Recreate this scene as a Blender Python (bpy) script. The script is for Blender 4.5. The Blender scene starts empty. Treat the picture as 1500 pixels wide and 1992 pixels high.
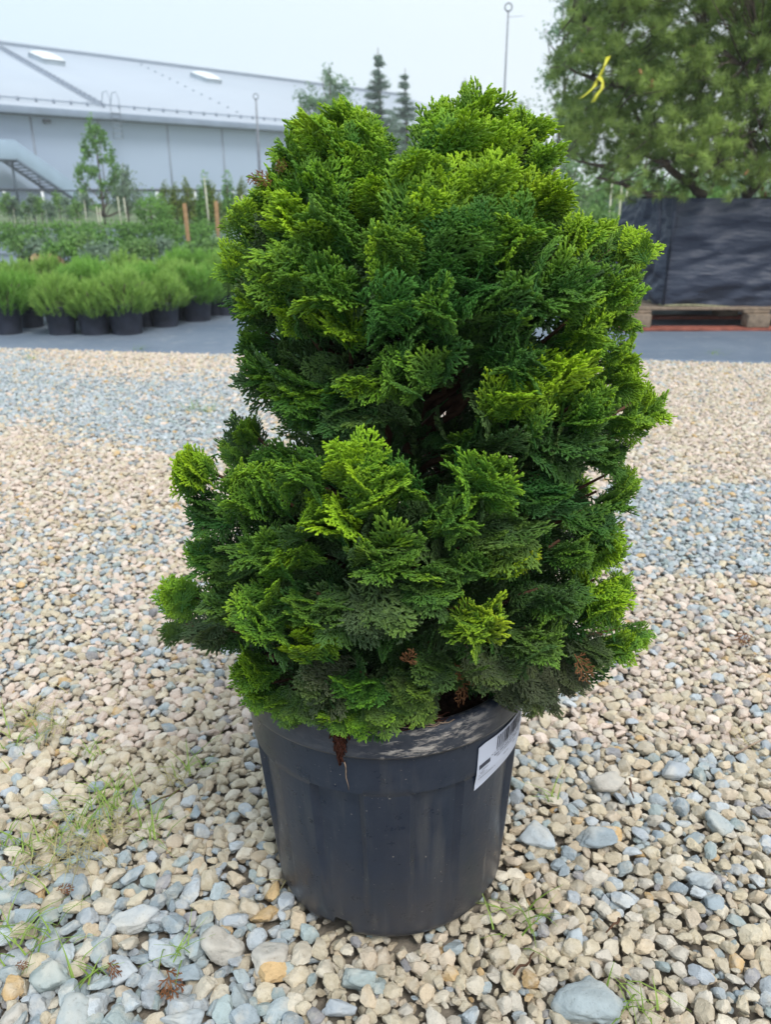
import bpy, math, random
import numpy as np
from mathutils import Vector, Matrix, noise
R = math.radians
sc = bpy.context.scene
col = sc.collection
rng = np.random.default_rng(7)
random.seed(7)

# ------------------------------------------------------------------ camera
CAM_H, FPX, PITCH = 0.945, 1580.0, R(21.66)
cam_data = bpy.data.cameras.new('camera')
cam = bpy.data.objects.new('camera', cam_data)
col.objects.link(cam)
cam.location = (0, 0, CAM_H)
cam.rotation_euler = (R(90) - PITCH, 0, 0)
cam_data.sensor_fit = 'VERTICAL'
cam_data.sensor_height = 36.0
cam_data.sensor_width = 36.0 * 772 / 1024
cam_data.lens = 36.0 * FPX / 1992.0
cam_data.clip_start = 0.05
cam_data.clip_end = 600
cam_data.dof.use_dof = True
cam_data.dof.focus_distance = 0.95
cam_data.dof.aperture_fstop = (cam_data.lens * 0.001) / 0.0036
sc.camera = cam

# ------------------------------------------------------------------ world
w = bpy.data.worlds.new('World')
sc.world = w
w.use_nodes = True
nt = w.node_tree
nt.nodes.clear()
wo = nt.nodes.new('ShaderNodeOutputWorld')
bg = nt.nodes.new('ShaderNodeBackground')
sky = nt.nodes.new('ShaderNodeTexSky')
sky.sky_type = 'NISHITA'
sky.sun_disc = False
sky.sun_elevation = R(58)
sky.sun_rotation = R(150)
sky.dust_density = 4.0
veil = nt.nodes.new('ShaderNodeMix')            # the even cloud cover in front of the blue
veil.data_type = 'RGBA'
veil.inputs[0].default_value = 0.88
veil.inputs[7].default_value = (5.9, 6.75, 7.4, 1)
nt.links.new(sky.outputs[0], veil.inputs[6])
tc = nt.nodes.new('ShaderNodeTexCoord'); sp = nt.nodes.new('ShaderNodeSeparateXYZ'); nt.links.new(tc.outputs['Generated'], sp.inputs[0])
mr = nt.nodes.new('ShaderNodeMapRange'); mr.inputs[1].default_value = -.6; mr.inputs[2].default_value = .6; nt.links.new(sp.outputs[0], mr.inputs[0])
vc = nt.nodes.new('ShaderNodeMix'); vc.data_type = 'RGBA'; vc.inputs[6].default_value = (5.6, 6.95, 8.0, 1); vc.inputs[7].default_value = (7.6, 7.95, 8.2, 1)
nt.links.new(mr.outputs[0], vc.inputs[0]); nt.links.new(vc.outputs[2], veil.inputs[7])
nt.links.new(veil.outputs[2], bg.inputs[0])
bg.inputs[1].default_value = 0.1
nt.links.new(bg.outputs[0], wo.inputs[0])

sd = bpy.data.lights.new('sun', 'SUN')
sd.energy = 1.5
sd.angle = R(22)
sd.color = (1.0, 0.97, 0.92)
sun = bpy.data.objects.new('sun', sd)
col.objects.link(sun)
el, az = R(58), R(150)
sdir = Vector((math.sin(az) * math.cos(el), math.cos(az) * math.cos(el), math.sin(el)))
sun.rotation_euler = (-sdir).to_track_quat('-Z', 'Y').to_euler()

sc.render.engine = 'CYCLES'
sc.view_settings.view_transform = 'Standard'
sc.view_settings.look = 'None'
sc.view_settings.exposure = 0.62
sc.view_settings.gamma = 1
sc.view_settings.use_curve_mapping = False


# ------------------------------------------------------------------ helpers
def at(px, py, Y):
    """point at forward distance Y seen at photograph pixel px, py"""
    e = PITCH + math.atan((py - 996) / FPX)
    z = CAM_H - Y * math.tan(e)
    d = Y * math.cos(PITCH) + (CAM_H - z) * math.sin(PITCH)
    return Vector(((px - 750) * d / FPX, Y, z))


def ground(px, py, z=0.0):
    e = PITCH + math.atan((py - 996) / FPX)
    return at(px, py, (CAM_H - z) / math.tan(e))


def to_px(x, y, z=0.0):
    d = y * math.cos(PITCH) + (CAM_H - z) * math.sin(PITCH)
    u = y * math.sin(PITCH) - (CAM_H - z) * math.cos(PITCH)
    return 750 + FPX * x / d, 996 - FPX * u / d


def tag(o, label=None, cat=None, group=None, kind=None):
    if label: o['label'] = label
    if cat: o['category'] = cat
    if group: o['group'] = group
    if kind: o['kind'] = kind
    return o


def empty(name, loc=(0, 0, 0), rz=0.0):
    o = bpy.data.objects.new(name, None)
    o.empty_display_size = 0.05
    o.location = loc
    o.rotation_euler = (0, 0, rz)
    col.objects.link(o)
    return o


def link(name, me, mat=None, parent=None, loc=None):
    o = bpy.data.objects.new(name, me)
    col.objects.link(o)
    if mat and not me.materials: me.materials.append(mat)
    if parent: o.parent = parent
    if loc is not None: o.location = loc
    return o


def copy_tree(o, parent=None):
    c = o.copy()
    col.objects.link(c)
    c.parent = parent
    for ch in o.children: copy_tree(ch, c)
    return c


class MB:
    """collects tubes, boxes and polygons; one mesh out"""
    def __init__(s):
        s.v, s.f, s.a, s.n = [], [], [], 0

    def add(s, v, f, a=None):
        v = np.asarray(v, float)
        s.v.append(v)
        s.f.extend([tuple(int(i) + s.n for i in q) for q in f])
        s.a.append(np.zeros(len(v)) if a is None else np.asarray(a, float))
        s.n += len(v)

    def tube(s, pts, rad, k=6, flat=1.0, up=(0, 0, 1), a=None, cap=True):
        P = np.asarray(pts, float); n = len(P)
        rad = np.broadcast_to(np.asarray(rad, float), (n,))
        T = np.gradient(P, axis=0); T /= np.linalg.norm(T, axis=1)[:, None] + 1e-12
        U = np.broadcast_to(np.asarray(up, float), (n, 3))
        S = np.cross(T, U); L = np.linalg.norm(S, axis=1)
        S[L < 1e-3] = np.cross(T[L < 1e-3], (1, 0, 0.1)); S /= np.linalg.norm(S, axis=1)[:, None]
        N = np.cross(S, T)
        th = np.arange(k) * 2 * math.pi / k + math.pi / k
        ring = (P[:, None, :] + rad[:, None, None] * (np.cos(th)[None, :, None] * S[:, None, :]
                + flat * np.sin(th)[None, :, None] * N[:, None, :])).reshape(-1, 3)
        F = [(i * k + j, i * k + (j + 1) % k, (i + 1) * k + (j + 1) % k, (i + 1) * k + j)
             for i in range(n - 1) for j in range(k)]
        if cap:
            F.append(tuple(range((n - 1) * k, n * k))); F.append(tuple(reversed(range(k))))
        s.add(ring, F, None if a is None else np.repeat(np.asarray(a, float), k))

    def box(s, x0, x1, y0, y1, z0, z1, M=None):
        v = [(x, y, z) for z in (z0, z1) for y in (y0, y1) for x in (x0, x1)]
        if M is not None: v = [tuple(M @ Vector(p)) for p in v]
        s.add(v, [(0, 2, 3, 1), (4, 5, 7, 6), (0, 1, 5, 4), (2, 6, 7, 3), (0, 4, 6, 2), (1, 3, 7, 5)])

    def build(s, name, mat, parent=None, smooth=False, loc=None, attr=None, bevel=0):
        o = link(name, s.mesh(name, smooth, attr), mat, parent, loc)
        if bevel:
            m = o.modifiers.new('bevel', 'BEVEL'); m.width = bevel; m.segments = 2; m.limit_method = 'ANGLE'
        return o

    def mesh(s, name, smooth=False, attr=None):
        me = bpy.data.meshes.new(name)
        V = np.concatenate(s.v)
        me.vertices.add(len(V)); me.vertices.foreach_set('co', V.astype(np.float32).ravel())
        cnt = np.array([len(q) for q in s.f], np.int32)
        idx = np.fromiter((i for q in s.f for i in q), np.int32, int(cnt.sum()))
        me.loops.add(len(idx)); me.loops.foreach_set('vertex_index', idx)
        me.polygons.add(len(cnt))
        me.polygons.foreach_set('loop_start', np.concatenate([[0], np.cumsum(cnt)[:-1]]).astype(np.int32))
        if smooth: me.polygons.foreach_set('use_smooth', np.ones(len(cnt), bool))
        me.update(calc_edges=True)
        if attr:
            at_ = me.attributes.new(attr, 'FLOAT', 'POINT')
            at_.data.foreach_set('value', np.concatenate(s.a).astype(np.float32))
        return me


def fast_mesh(name, V, F, smooth=False, attr=None, vals=None):
    """V (n,3) float, F (m,k) int with one k"""
    me = bpy.data.meshes.new(name)
    me.vertices.add(len(V)); me.vertices.foreach_set('co', np.asarray(V, np.float32).ravel())
    F = np.asarray(F, np.int32); k = F.shape[1]
    me.loops.add(F.size); me.loops.foreach_set('vertex_index', F.ravel())
    me.polygons.add(len(F)); me.polygons.foreach_set('loop_start', (np.arange(len(F)) * k).astype(np.int32))
    if smooth: me.polygons.foreach_set('use_smooth', np.ones(len(F), bool))
    me.update(calc_edges=True)
    if attr:
        a = me.attributes.new(attr, 'FLOAT', 'POINT'); a.data.foreach_set('value', np.asarray(vals, np.float32))
    return me


def unit(v):
    v = np.asarray(v, float)
    return v / (np.linalg.norm(v, axis=-1, keepdims=True) + 1e-12)


# ------------------------------------------------------------------ materials
class NT:
    def __init__(s, name, rough=0.6, spec=0.3):
        s.m = bpy.data.materials.new(name); s.m.use_nodes = True
        s.t = s.m.node_tree; s.b = s.t.nodes['Principled BSDF']
        s.b.inputs['Roughness'].default_value = rough
        s.b.inputs['Specular IOR Level'].default_value = spec

    def n(s, kind, **kw):
        o = s.t.nodes.new('ShaderNode' + kind)
        for k, v in kw.items(): setattr(o, k, v)
        return o

    def l(s, a, b): s.t.links.new(a, b)

    def coords(s, which='Object'): return s.n('TexCoord').outputs[which]

    def noise(s, scale, detail=4, rough=.55, vec=None, out=0):
        o = s.n('TexNoise'); o.inputs['Scale'].default_value = scale
        o.inputs['Detail'].default_value = detail; o.inputs['Roughness'].default_value = rough
        s.l(vec if vec is not None else s.coords(), o.inputs['Vector'])
        return o.outputs[out]

    def ramp(s, fac, stops):
        o = s.n('ValToRGB'); e = o.color_ramp.elements
        while len(e) < len(stops): e.new(0.5)
        for i, (p, c) in enumerate(stops):
            e[i].position = p; e[i].color = (*c, 1) if len(c) == 3 else c
        s.l(fac, o.inputs[0]); return o.outputs[0]

    def mix(s, fac, a, b, mode='MIX'):
        o = s.n('Mix', data_type='RGBA', blend_type=mode)
        for i, x in ((0, fac), (6, a), (7, b)):
            if isinstance(x, (int, float)): o.inputs[i].default_value = x
            elif isinstance(x, tuple): o.inputs[i].default_value = (*x, 1)
            else: s.l(x, o.inputs[i])
        return o.outputs[2]

    def math(s, op, a, b=0.0, clamp=False):
        o = s.n('Math', operation=op, use_clamp=clamp)
        for i, x in ((0, a), (1, b)):
            if isinstance(x, (int, float)): o.inputs[i].default_value = x
            else: s.l(x, o.inputs[i])
        return o.outputs[0]

    def attr(s, name, kind='GEOMETRY', out='Fac'):
        o = s.n('Attribute', attribute_name=name, attribute_type=kind); return o.outputs[out]

    def bump(s, h, dist=0.002, strength=1.0):
        o = s.n('Bump'); o.inputs['Distance'].default_value = dist; o.inputs['Strength'].default_value = strength
        s.l(h, o.inputs['Height']); s.l(o.outputs[0], s.b.inputs['Normal'])

    def color(s, c):
        if isinstance(c, tuple): s.b.inputs['Base Color'].default_value = (*c, 1)
        else: s.l(c, s.b.inputs['Base Color'])
        return s


def simple(name, c, rough=.6, spec=.3, var=.25, scale=8, metal=0.0, bump=0.0):
    m = NT(name, rough, spec)
    nz = m.noise(scale, 5)
    d = tuple(x * (1 - var) for x in c); u = tuple(min(1, x * (1 + var)) for x in c)
    m.color(m.ramp(nz, [(.3, d), (.7, u)]))
    m.b.inputs['Metallic'].default_value = metal
    if bump: m.bump(nz, bump)
    return m.m


def leafmat(name, dark, light, trans=.25, rough=.5, spec=.25, scale=3.0):
    """leaf colour runs with the per-vertex 'leaf' value (dark to pale) and a little noise"""
    m = NT(name, rough, spec)
    f = m.math('ADD', m.attr('leaf'), m.math('MULTIPLY', m.math('SUBTRACT', m.noise(scale, 2), .5), .5), True)
    c = m.ramp(f, [(0, dark), (1, light)])
    m.color(c)
    if trans:
        t = m.n('BsdfTranslucent'); m.l(c, t.inputs[0])
        x = m.n('MixShader'); x.inputs[0].default_value = trans
        o = m.t.nodes['Material Output']
        m.l(m.b.outputs[0], x.inputs[1]); m.l(t.outputs[0], x.inputs[2]); m.l(x.outputs[0], o.inputs[0])
    return m.m


M = {}
# gravel stones: colour comes from each stone; k scales the grain (instances are unit-sized sources)
def stone_mat(name, k, bd):
    g = NT(name, .85, .22)
    cc = g.attr('stone_colour', 'INSTANCER', 'Color')
    rnd = g.n('ObjectInfo').outputs['Random']
    cmb = g.n('CombineXYZ'); g.l(g.math('MULTIPLY', rnd, 37.0 / k), cmb.inputs[0]); g.l(g.math('MULTIPLY', rnd, 91.0 / k), cmb.inputs[1])
    vv = g.n('VectorMath', operation='ADD'); g.l(g.coords(), vv.inputs[0]); g.l(cmb.outputs[0], vv.inputs[1]); vv = vv.outputs[0]
    v1 = g.noise(1.6 * k, 6, .62, vv); v2 = g.noise(9 * k, 4, .65, vv); v3 = g.noise(.8 * k, 3, .5, vv)
    c1 = g.mix(1.0, cc, g.ramp(v1, [(.28, (.80, .79, .77)), (.52, (1.0, 1.0, 1.0)), (.75, (1.12, 1.11, 1.10))]), 'MULTIPLY')
    c1 = g.mix(g.ramp(v3, [(.5, (0, 0, 0)), (.68, (.55, .55, .55))]), c1, (.60, .55, .46))
    c2 = g.mix(1.0, c1, g.ramp(v2, [(.26, (.62, .59, .55)), (.40, (1, 1, 1)), (1, (1.05, 1.05, 1.05))]), 'MULTIPLY')
    g.color(c2)
    g.bump(g.math('ADD', g.math('MULTIPLY', v1, .8), g.math('MULTIPLY', v2, .35)), bd, .9)
    return g.m
M['stone'] = stone_mat('large_stone_rock', 20, .005)
M['pebble'] = stone_mat('gravel_stone_rock', 1.0, .005)
g = NT('gravel_bed', .9, .1)
g.color(g.mix(g.noise(2, 4), (.22, .19, .15), (.34, .30, .25))); g.bump(g.noise(60, 6), .01)
M['bed'] = g.m

# cypress foliage
g = NT('cypress_foliage', .48, .32)
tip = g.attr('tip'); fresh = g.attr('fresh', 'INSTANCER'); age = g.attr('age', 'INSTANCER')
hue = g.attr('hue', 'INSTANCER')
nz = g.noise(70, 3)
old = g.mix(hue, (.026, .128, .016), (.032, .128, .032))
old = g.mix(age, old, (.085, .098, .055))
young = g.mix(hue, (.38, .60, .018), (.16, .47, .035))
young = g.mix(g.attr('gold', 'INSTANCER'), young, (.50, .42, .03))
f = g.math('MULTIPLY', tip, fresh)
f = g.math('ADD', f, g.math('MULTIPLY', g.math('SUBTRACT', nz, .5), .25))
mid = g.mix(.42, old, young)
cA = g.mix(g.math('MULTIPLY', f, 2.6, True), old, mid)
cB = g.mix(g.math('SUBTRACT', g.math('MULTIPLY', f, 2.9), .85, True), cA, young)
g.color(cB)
g.bump(g.noise(900, 2), .0004, .6)
tr = g.n('BsdfTranslucent'); g.l(cB, tr.inputs[0]); xs = g.n('MixShader'); xs.inputs[0].default_value = .12
g.l(g.b.outputs[0], xs.inputs[1]); g.l(tr.outputs[0], xs.inputs[2]); g.l(xs.outputs[0], g.t.nodes['Material Output'].inputs[0])
M['cypress'] = g.m
g = NT('dead_cypress', .8, .1); g.color(g.ramp(g.noise(60), [(.3, (.13, .05, .025)), (.7, (.27, .13, .06))])); M['dead'] = g.m
M['bark'] = simple('reddish_bark', (.10, .055, .035), .9, .1, .5, 60, bump=.003)
M['pinebark'] = simple('grey_brown_bark', (.15, .12, .10), .9, .1, .4, 25, bump=.01)
M['soil'] = simple('potting_soil', (.035, .018, .012), .95, .1, .6, 90, bump=.006)
M['roots'] = simple('root_fibres', (.06, .022, .015), .9, .1, .5, 150)
M['roots_pale'] = simple('pale_root_fibres', (.30, .22, .16), .9, .1, .3, 150)

# black nursery pot with dust, scuffs and a dirt smear on the rim
g = NT('black_pot_plastic', .38, .45)
co = g.coords()
dust = g.noise(4.5, 6, .6); speck = g.noise(260, 2, .5); fine = g.noise(40, 6, .7)
sepx = g.n('SeparateXYZ'); g.l(co, sepx.inputs[0])
base = g.mix(g.ramp(fine, [(.35, (0, 0, 0)), (.75, (1, 1, 1))]), (.009, .017, .036), (.022, .031, .052))
base = g.mix(g.math('MULTIPLY', g.ramp(dust, [(.5, (0, 0, 0)), (.8, (1, 1, 1))]), .3), base, (.085, .075, .07))
low = g.ramp(g.math('ADD', g.math('MULTIPLY', sepx.outputs[2], 3.2), g.math('MULTIPLY', g.math('SUBTRACT', fine, .5), .6)), [(.0, (1, 1, 1)), (.45, (0, 0, 0))])
base = g.mix(g.math('MULTIPLY', low, .35), base, (.09, .08, .068))
mpv = g.n('Mapping'); mpv.inputs['Scale'].default_value = (34, 34, 3.5); g.l(co, mpv.inputs[0])
water = g.noise(1.0, 6, .65, mpv.outputs[0])
base = g.mix(g.math('MULTIPLY', g.ramp(water, [(.54, (0, 0, 0)), (.72, (1, 1, 1))]), .40), base, (.085, .085, .085))
spk = g.ramp(speck, [(.735, (0, 0, 0)), (.76, (1, 1, 1))])
base = g.mix(g.math('MULTIPLY', spk, .65), base, (.33, .30, .26))
g.color(base)
g.l(g.ramp(fine, [(.3, (.24, .24, .24)), (.8, (.46, .46, .46))]), g.b.inputs['Roughness'])
g.bump(g.noise(180, 4), .0004, .7)
M['pot'] = g.m
g = NT('black_rim_plastic', .32, .5)
co = g.coords(); fine = g.noise(55, 7, .75)
sepx = g.n('SeparateXYZ'); g.l(co, sepx.inputs[0])
# the smear sits right of the root clump, on the front of the rim
m1 = g.ramp(sepx.outputs[0], [(.45, (0, 0, 0)), (.455, (0, 0, 0))])
xr = g.n('MapRange'); xr.inputs[1].default_value = -.035; xr.inputs[2].default_value = .01; g.l(sepx.outputs[0], xr.inputs[0])
xr2 = g.n('MapRange'); xr2.inputs[1].default_value = .135; xr2.inputs[2].default_value = .085; g.l(sepx.outputs[0], xr2.inputs[0])
zone = g.math('MULTIPLY', xr.outputs[0], xr2.outputs[0])
mp = g.n('Mapping'); mp.inputs['Scale'].default_value = (26, 26, 95); g.l(co, mp.inputs[0])
streak = g.noise(1.0, 7, .7, mp.outputs[0])
sm = g.math('MULTIPLY', g.ramp(streak, [(.50, (0, 0, 0)), (.60, (1, 1, 1))]), g.math('ADD', g.math('MULTIPLY', zone, .85), .06), True)
base = g.mix(g.ramp(fine, [(.4, (0, 0, 0)), (.8, (1, 1, 1))]), (.018, .024, .040), (.055, .062, .080))
g.color(g.mix(sm, base, (.42, .38, .35)))
g.l(g.ramp(sm, [(0, (.28, .28, .28)), (.6, (.8, .8, .8))]), g.b.inputs['Roughness'])
g.bump(g.math('ADD', sm, g.math('MULTIPLY', fine, .2)), .0012, .7)
M['rim'] = g.m
M['paper'] = simple('sticker_paper', (.50, .54, .66), .45, .4, .04, 12)
M['ink'] = simple('printed_ink', (.05, .055, .08), .6, .3, .3, 60)
M['smallpot'] = simple('nursery_pot_plastic', (.030, .034, .050), .45, .4, .4, 12)
# ground cloth
g = NT('woven_ground_cloth', .55, .4)
co = g.coords()
n1 = g.noise(1.2, 5, .6); n2 = g.noise(9, 5, .65)
wv = g.n('TexWave', wave_type='BANDS', bands_direction='X'); wv.inputs['Scale'].default_value = 60; g.l(co, wv.inputs[0])
b1 = g.mix(g.ramp(n1, [(.3, (0, 0, 0)), (.7, (1, 1, 1))]), (.115, .155, .215), (.19, .23, .29))
b1 = g.mix(g.math('MULTIPLY', g.ramp(n2, [(.55, (0, 0, 0)), (.75, (1, 1, 1))]), .6), b1, (.30, .32, .35))
g.color(b1); g.bump(g.math('ADD', g.math('MULTIPLY', n2, 1.0), g.math('MULTIPLY', wv.outputs[0], .04)), .03, .5)
M['cloth'] = g.m
g = NT('black_crate_fabric', .46, .45)
n1 = g.noise(3, 6, .6)
mp = g.n('Mapping'); mp.inputs['Scale'].default_value = (2.2, 2.2, 9); mp.inputs['Rotation'].default_value = (0, .18, 0); g.l(g.coords(), mp.inputs[0])
n2 = g.noise(1, 4, .55, mp.outputs[0])
g.color(g.mix(n1, (.026, .034, .062), (.055, .066, .10))); g.bump(g.math('ADD', n2, g.math('MULTIPLY', g.noise(160, 2), .03)), .06, .8)
M['fabric'] = g.m
M['wood'] = simple('weathered_pallet_wood', (.25, .19, .14), .85, .2, .35, 30, bump=.003)
M['redwood'] = simple('reddish_pallet_board', (.30, .10, .07), .8, .2, .3, 20, bump=.002)
M['hem'] = simple('jute_hem', (.26, .25, .16), .9, .1, .3, 40)
M['stake'] = simple('orange_brown_stake', (.40, .24, .12), .8, .2, .2, 20)
M['bamboo'] = simple('pale_cane', (.55, .55, .42), .7, .3, .2, 20)
M['ribbon'] = simple('yellow_ribbon_plastic', (.62, .60, .05), .4, .4, .1, 20)
M['white'] = simple('white_plastic', (.75, .76, .78), .4, .4, .05, 20)
M['pole'] = simple('grey_pole_metal', (.22, .23, .26), .5, .5, .2, 20)
M['dark'] = simple('dark_metal', (.05, .06, .08), .5, .4, .2, 10)
# warehouse
g = NT('wall_cladding', .5, .4)
wv = g.n('TexWave', wave_type='BANDS', bands_direction='Z'); wv.inputs['Scale'].default_value = 1.6; g.l(g.coords(), wv.inputs[0])
g.color(g.mix(g.math('MULTIPLY', wv.outputs[0], .25), g.mix(g.noise(.15, 3), (.40, .50, .66), (.45, .55, .71)), (.33, .42, .56)))
M['wall'] = g.m
g = NT('roof_membrane', .5, .3)
g.color(g.mix(g.noise(.2, 4), (.42, .48, .56), (.48, .54, .62)))
M['roof'] = g.m
M['fascia'] = simple('fascia_metal', (.24, .30, .40), .5, .4, .1, 1)
M['seam'] = simple('wall_joint', (.30, .35, .44), .6, .3, .1, 1)
M['guard'] = simple('roof_guard_metal', (.27, .32, .40), .6, .4, .1, 3)
M['skylight'] = simple('skylight_plastic', (.80, .84, .86), .3, .4, .04, 1)
M['skyside'] = simple('skylight_curb', (.40, .47, .53), .5, .3, .05, 1)
M['stair'] = simple('stair_steel', (.09, .13, .18), .5, .4, .2, 3)
M['stairpanel'] = simple('pale_blue_stair_mesh', (.27, .37, .47), .5, .3, .08, 1)
# leaves
M['mugo'] = leafmat('mugo_needles', (.06, .16, .03), (.26, .50, .09), .25, scale=6)
M['mugo_light'] = leafmat('mugo_needles_light', (.09, .20, .04), (.34, .54, .12), .25, scale=6)
M['pine'] = leafmat('big_pine_needles', (.10, .17, .05), (.44, .58, .16), .35, scale=2)
M['shrub'] = leafmat('shrub_leaves', (.05, .14, .03), (.24, .46, .09), .3)
M['soft'] = leafmat('pale_green_leaves', (.08, .18, .05), (.30, .48, .14), .35)
M['grey'] = leafmat('grey_green_leaves', (.11, .18, .12), (.30, .40, .27), .3)
M['thuja'] = leafmat('olive_thuja_leaves', (.06, .12, .02), (.25, .32, .05), .25)
M['heuchera'] = leafmat('mixed_reddish_leaves', (.22, .10, .07), (.42, .36, .16), .25, scale=14)
M['fir'] = leafmat('far_fir_needles', (.14, .21, .17), (.26, .36, .28), .15)
M['birch'] = leafmat('far_birch_leaves', (.12, .22, .12), (.28, .42, .22), .3)
M['grass'] = leafmat('grass_blades', (.16, .27, .04), (.34, .48, .10), .3, scale=20)
M['drygrass'] = leafmat('dry_grass_blades', (.30, .26, .12), (.50, .44, .22), .2)


# ------------------------------------------------------------------ the setting
def sheet(name, x0, x1, y0, y1, z, mat, n=1, wob=0.0):
    xs = np.linspace(x0, x1, n + 1); ys = np.linspace(y0, y1, n + 1)
    V = [(x, y, z + (wob * noise.noise(Vector((x * .9, y * .9, 0))) if wob else 0)) for y in ys for x in xs]
    F = [(j * (n + 1) + i, j * (n + 1) + i + 1, (j + 1) * (n + 1) + i + 1, (j + 1) * (n + 1) + i) for j in range(n) for i in range(n)]
    return link(name, fast_mesh(name, V, F, True), mat)


o = sheet('ground', -400, 400, -30, 500, -.03, simple('far_ground', (.13, .17, .09), .95, .1, .4, .4)); tag(o, kind='structure')
o = sheet('gravel_bed', -7, 7, -1.5, 6.2, -.022, M['bed'], 24, .0); tag(o, kind='structure')

def cloth_edge(x): return 4.93 - .095 * x + .03 * math.sin(x * 1.7)
mb = MB(); n = 90; ny = 36
V = []; F = []
for j in range(ny + 1):
    for i in range(n + 1):
        x = -9 + 18 * i / n
        t = (j / ny) ** 2.0
        y = cloth_edge(x) * (1 - t) + 22 * t
        z = .006 + .006 * noise.noise(Vector((x * 2.2, y * 2.2, 3))) + (.004 if j else -.012)
        V.append((x, y, z))
for j in range(ny):
    for i in range(n):
        a = j * (n + 1) + i; F.append((a, a + 1, a + n + 2, a + n + 1))
o = link('ground_cloth', fast_mesh('ground_cloth', V, F, True), M['cloth']); tag(o, kind='structure')


# ------------------------------------------------------------------ gravel
def ico(sub):
    import bmesh
    bm = bmesh.new(); bmesh.ops.create_icosphere(bm, subdivisions=sub, radius=1)
    V = np.array([v.co[:] for v in bm.verts]); F = np.array([[v.index for v in f.verts] for f in bm.faces]); bm.free()
    return V, F
IV, IF = ico(4)
IV3, IF3 = ico(3)


def stone_verts(seed, V0, flat=.7, p=60, nplanes=13):
    r = np.random.default_rng(seed)
    N = unit(r.normal(size=(nplanes, 3))); D = r.uniform(.62, 1.0, nplanes)
    q = np.maximum(V0 @ N.T, 0) / D + 1e-6
    rad = (np.sum(q ** p, axis=1) + 1e-9) ** (-1 / p)
    rad = np.minimum(rad, 1.35)
    V = V0 * rad[:, None]
    V += V0 * (.11 * np.array([noise.noise(Vector(v * 2.3 + seed)) for v in V0]))[:, None]
    V += V0 * (.05 * np.array([noise.noise(Vector(v * 6.3 + seed)) for v in V0]))[:, None]
    V *= np.array([r.uniform(.95, 1.3), r.uniform(.75, .98), r.uniform(flat - .12, flat + .12)])
    return V / np.abs(V[:, :2]).max()


pcol = bpy.data.collections.new('gravel_sources')       # sources for the instances, not in the scene
for i in range(26):
    V = stone_verts(100 + i, IV3, .72)
    so = bpy.data.objects.new('stone_source', fast_mesh('stone_shape', V, IF3, True)); so.data.materials.append(M['pebble']); so.data.set_sharp_from_angle(angle=R(24))
    pcol.objects.link(so)


def instancer(name, pts, rot, scl, idx, source, extra, parent=None):
    """one object of instances: points carry rotation, size and which source"""
    me = bpy.data.meshes.new(name); me.vertices.add(len(pts)); me.vertices.foreach_set('co', np.asarray(pts, np.float32).ravel())
    for nm, dat in (('rot', rot), ('scl', scl)):
        a = me.attributes.new(nm, 'FLOAT_VECTOR', 'POINT'); a.data.foreach_set('vector', np.asarray(dat, np.float32).ravel())
    a = me.attributes.new('idx', 'INT', 'POINT'); a.data.foreach_set('value', np.asarray(idx, np.int32))
    for nm, dat in extra.items():
        dat = np.asarray(dat, np.float32)
        if dat.ndim == 1: a = me.attributes.new(nm, 'FLOAT', 'POINT'); a.data.foreach_set('value', dat)
        else: a = me.attributes.new(nm, 'FLOAT_COLOR', 'POINT'); a.data.foreach_set('color', np.c_[dat, np.ones(len(dat))].astype(np.float32).ravel())
    o = link(name, me, None, parent)
    ng = bpy.data.node_groups.new(name + '_nodes', 'GeometryNodeTree')
    ng.interface.new_socket('Geometry', in_out='INPUT', socket_type='NodeSocketGeometry')
    ng.interface.new_socket('Geometry', in_out='OUTPUT', socket_type='NodeSocketGeometry')
    N = ng.nodes; gi = N.new('NodeGroupInput'); go = N.new('NodeGroupOutput')
    ci = N.new('GeometryNodeCollectionInfo'); ci.inputs['Collection'].default_value = source
    ci.inputs['Separate Children'].default_value = True; ci.inputs['Reset Children'].default_value = True
    ip = N.new('GeometryNodeInstanceOnPoints'); ip.inputs['Pick Instance'].default_value = True
    def na(nm, ty):
        q = N.new('GeometryNodeInputNamedAttribute'); q.data_type = ty; q.inputs['Name'].default_value = nm; return q.outputs[0]
    e2r = N.new('FunctionNodeEulerToRotation')
    L = ng.links
    L.new(na('rot', 'FLOAT_VECTOR'), e2r.inputs[0]); L.new(e2r.outputs[0], ip.inputs['Rotation'])
    L.new(na('scl', 'FLOAT_VECTOR'), ip.inputs['Scale']); L.new(na('idx', 'INT'), ip.inputs['Instance Index'])
    L.new(gi.outputs[0], ip.inputs['Points']); L.new(ci.outputs[0], ip.inputs['Instance'])
    L.new(ip.outputs[0], go.inputs[0])
    md = o.modifiers.new('instances', 'NODES'); md.node_group = ng
    return o


def blue_share(px, py):
    """where the pale blue-grey stones lie among the beige ones"""
    nz = noise.noise(Vector((px / 150, py / 90, 1))) * .25
    b = .12
    if py < 930 and px < 640:
        def soft(v, w_): return 1 / (1 + math.exp(-max(-30, min(30, v / w_))))
        tongue = soft(px - 120, 30) * soft(500 - px, 40)            # a warm tongue reaches in from the cloth edge
        top = 690 + 48 * tongue + nz * 70; bot = 868 + (px - 300) * .10 + nz * 110
        b = .07 + .80 * soft(py - top, 7) * soft(bot - py, 12) * (1 - .5 * soft(px - 500, 40))
    elif py > 1640 and px < 620:
        b = .25 + .55 * min(1, (py - 1640) / 160) * min(1, (640 - px) / 250 + .2)
    elif px > 1180 and 940 < py < 1120: b = .75
    elif px > 1000 and 1440 < py < 1760: b = .24
    elif px < 500 and 1000 < py < 1320: b = .32
    elif py > 1800: b = .1
    elif py < 940: b = .06
    return max(0, min(1, b + nz))


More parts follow.
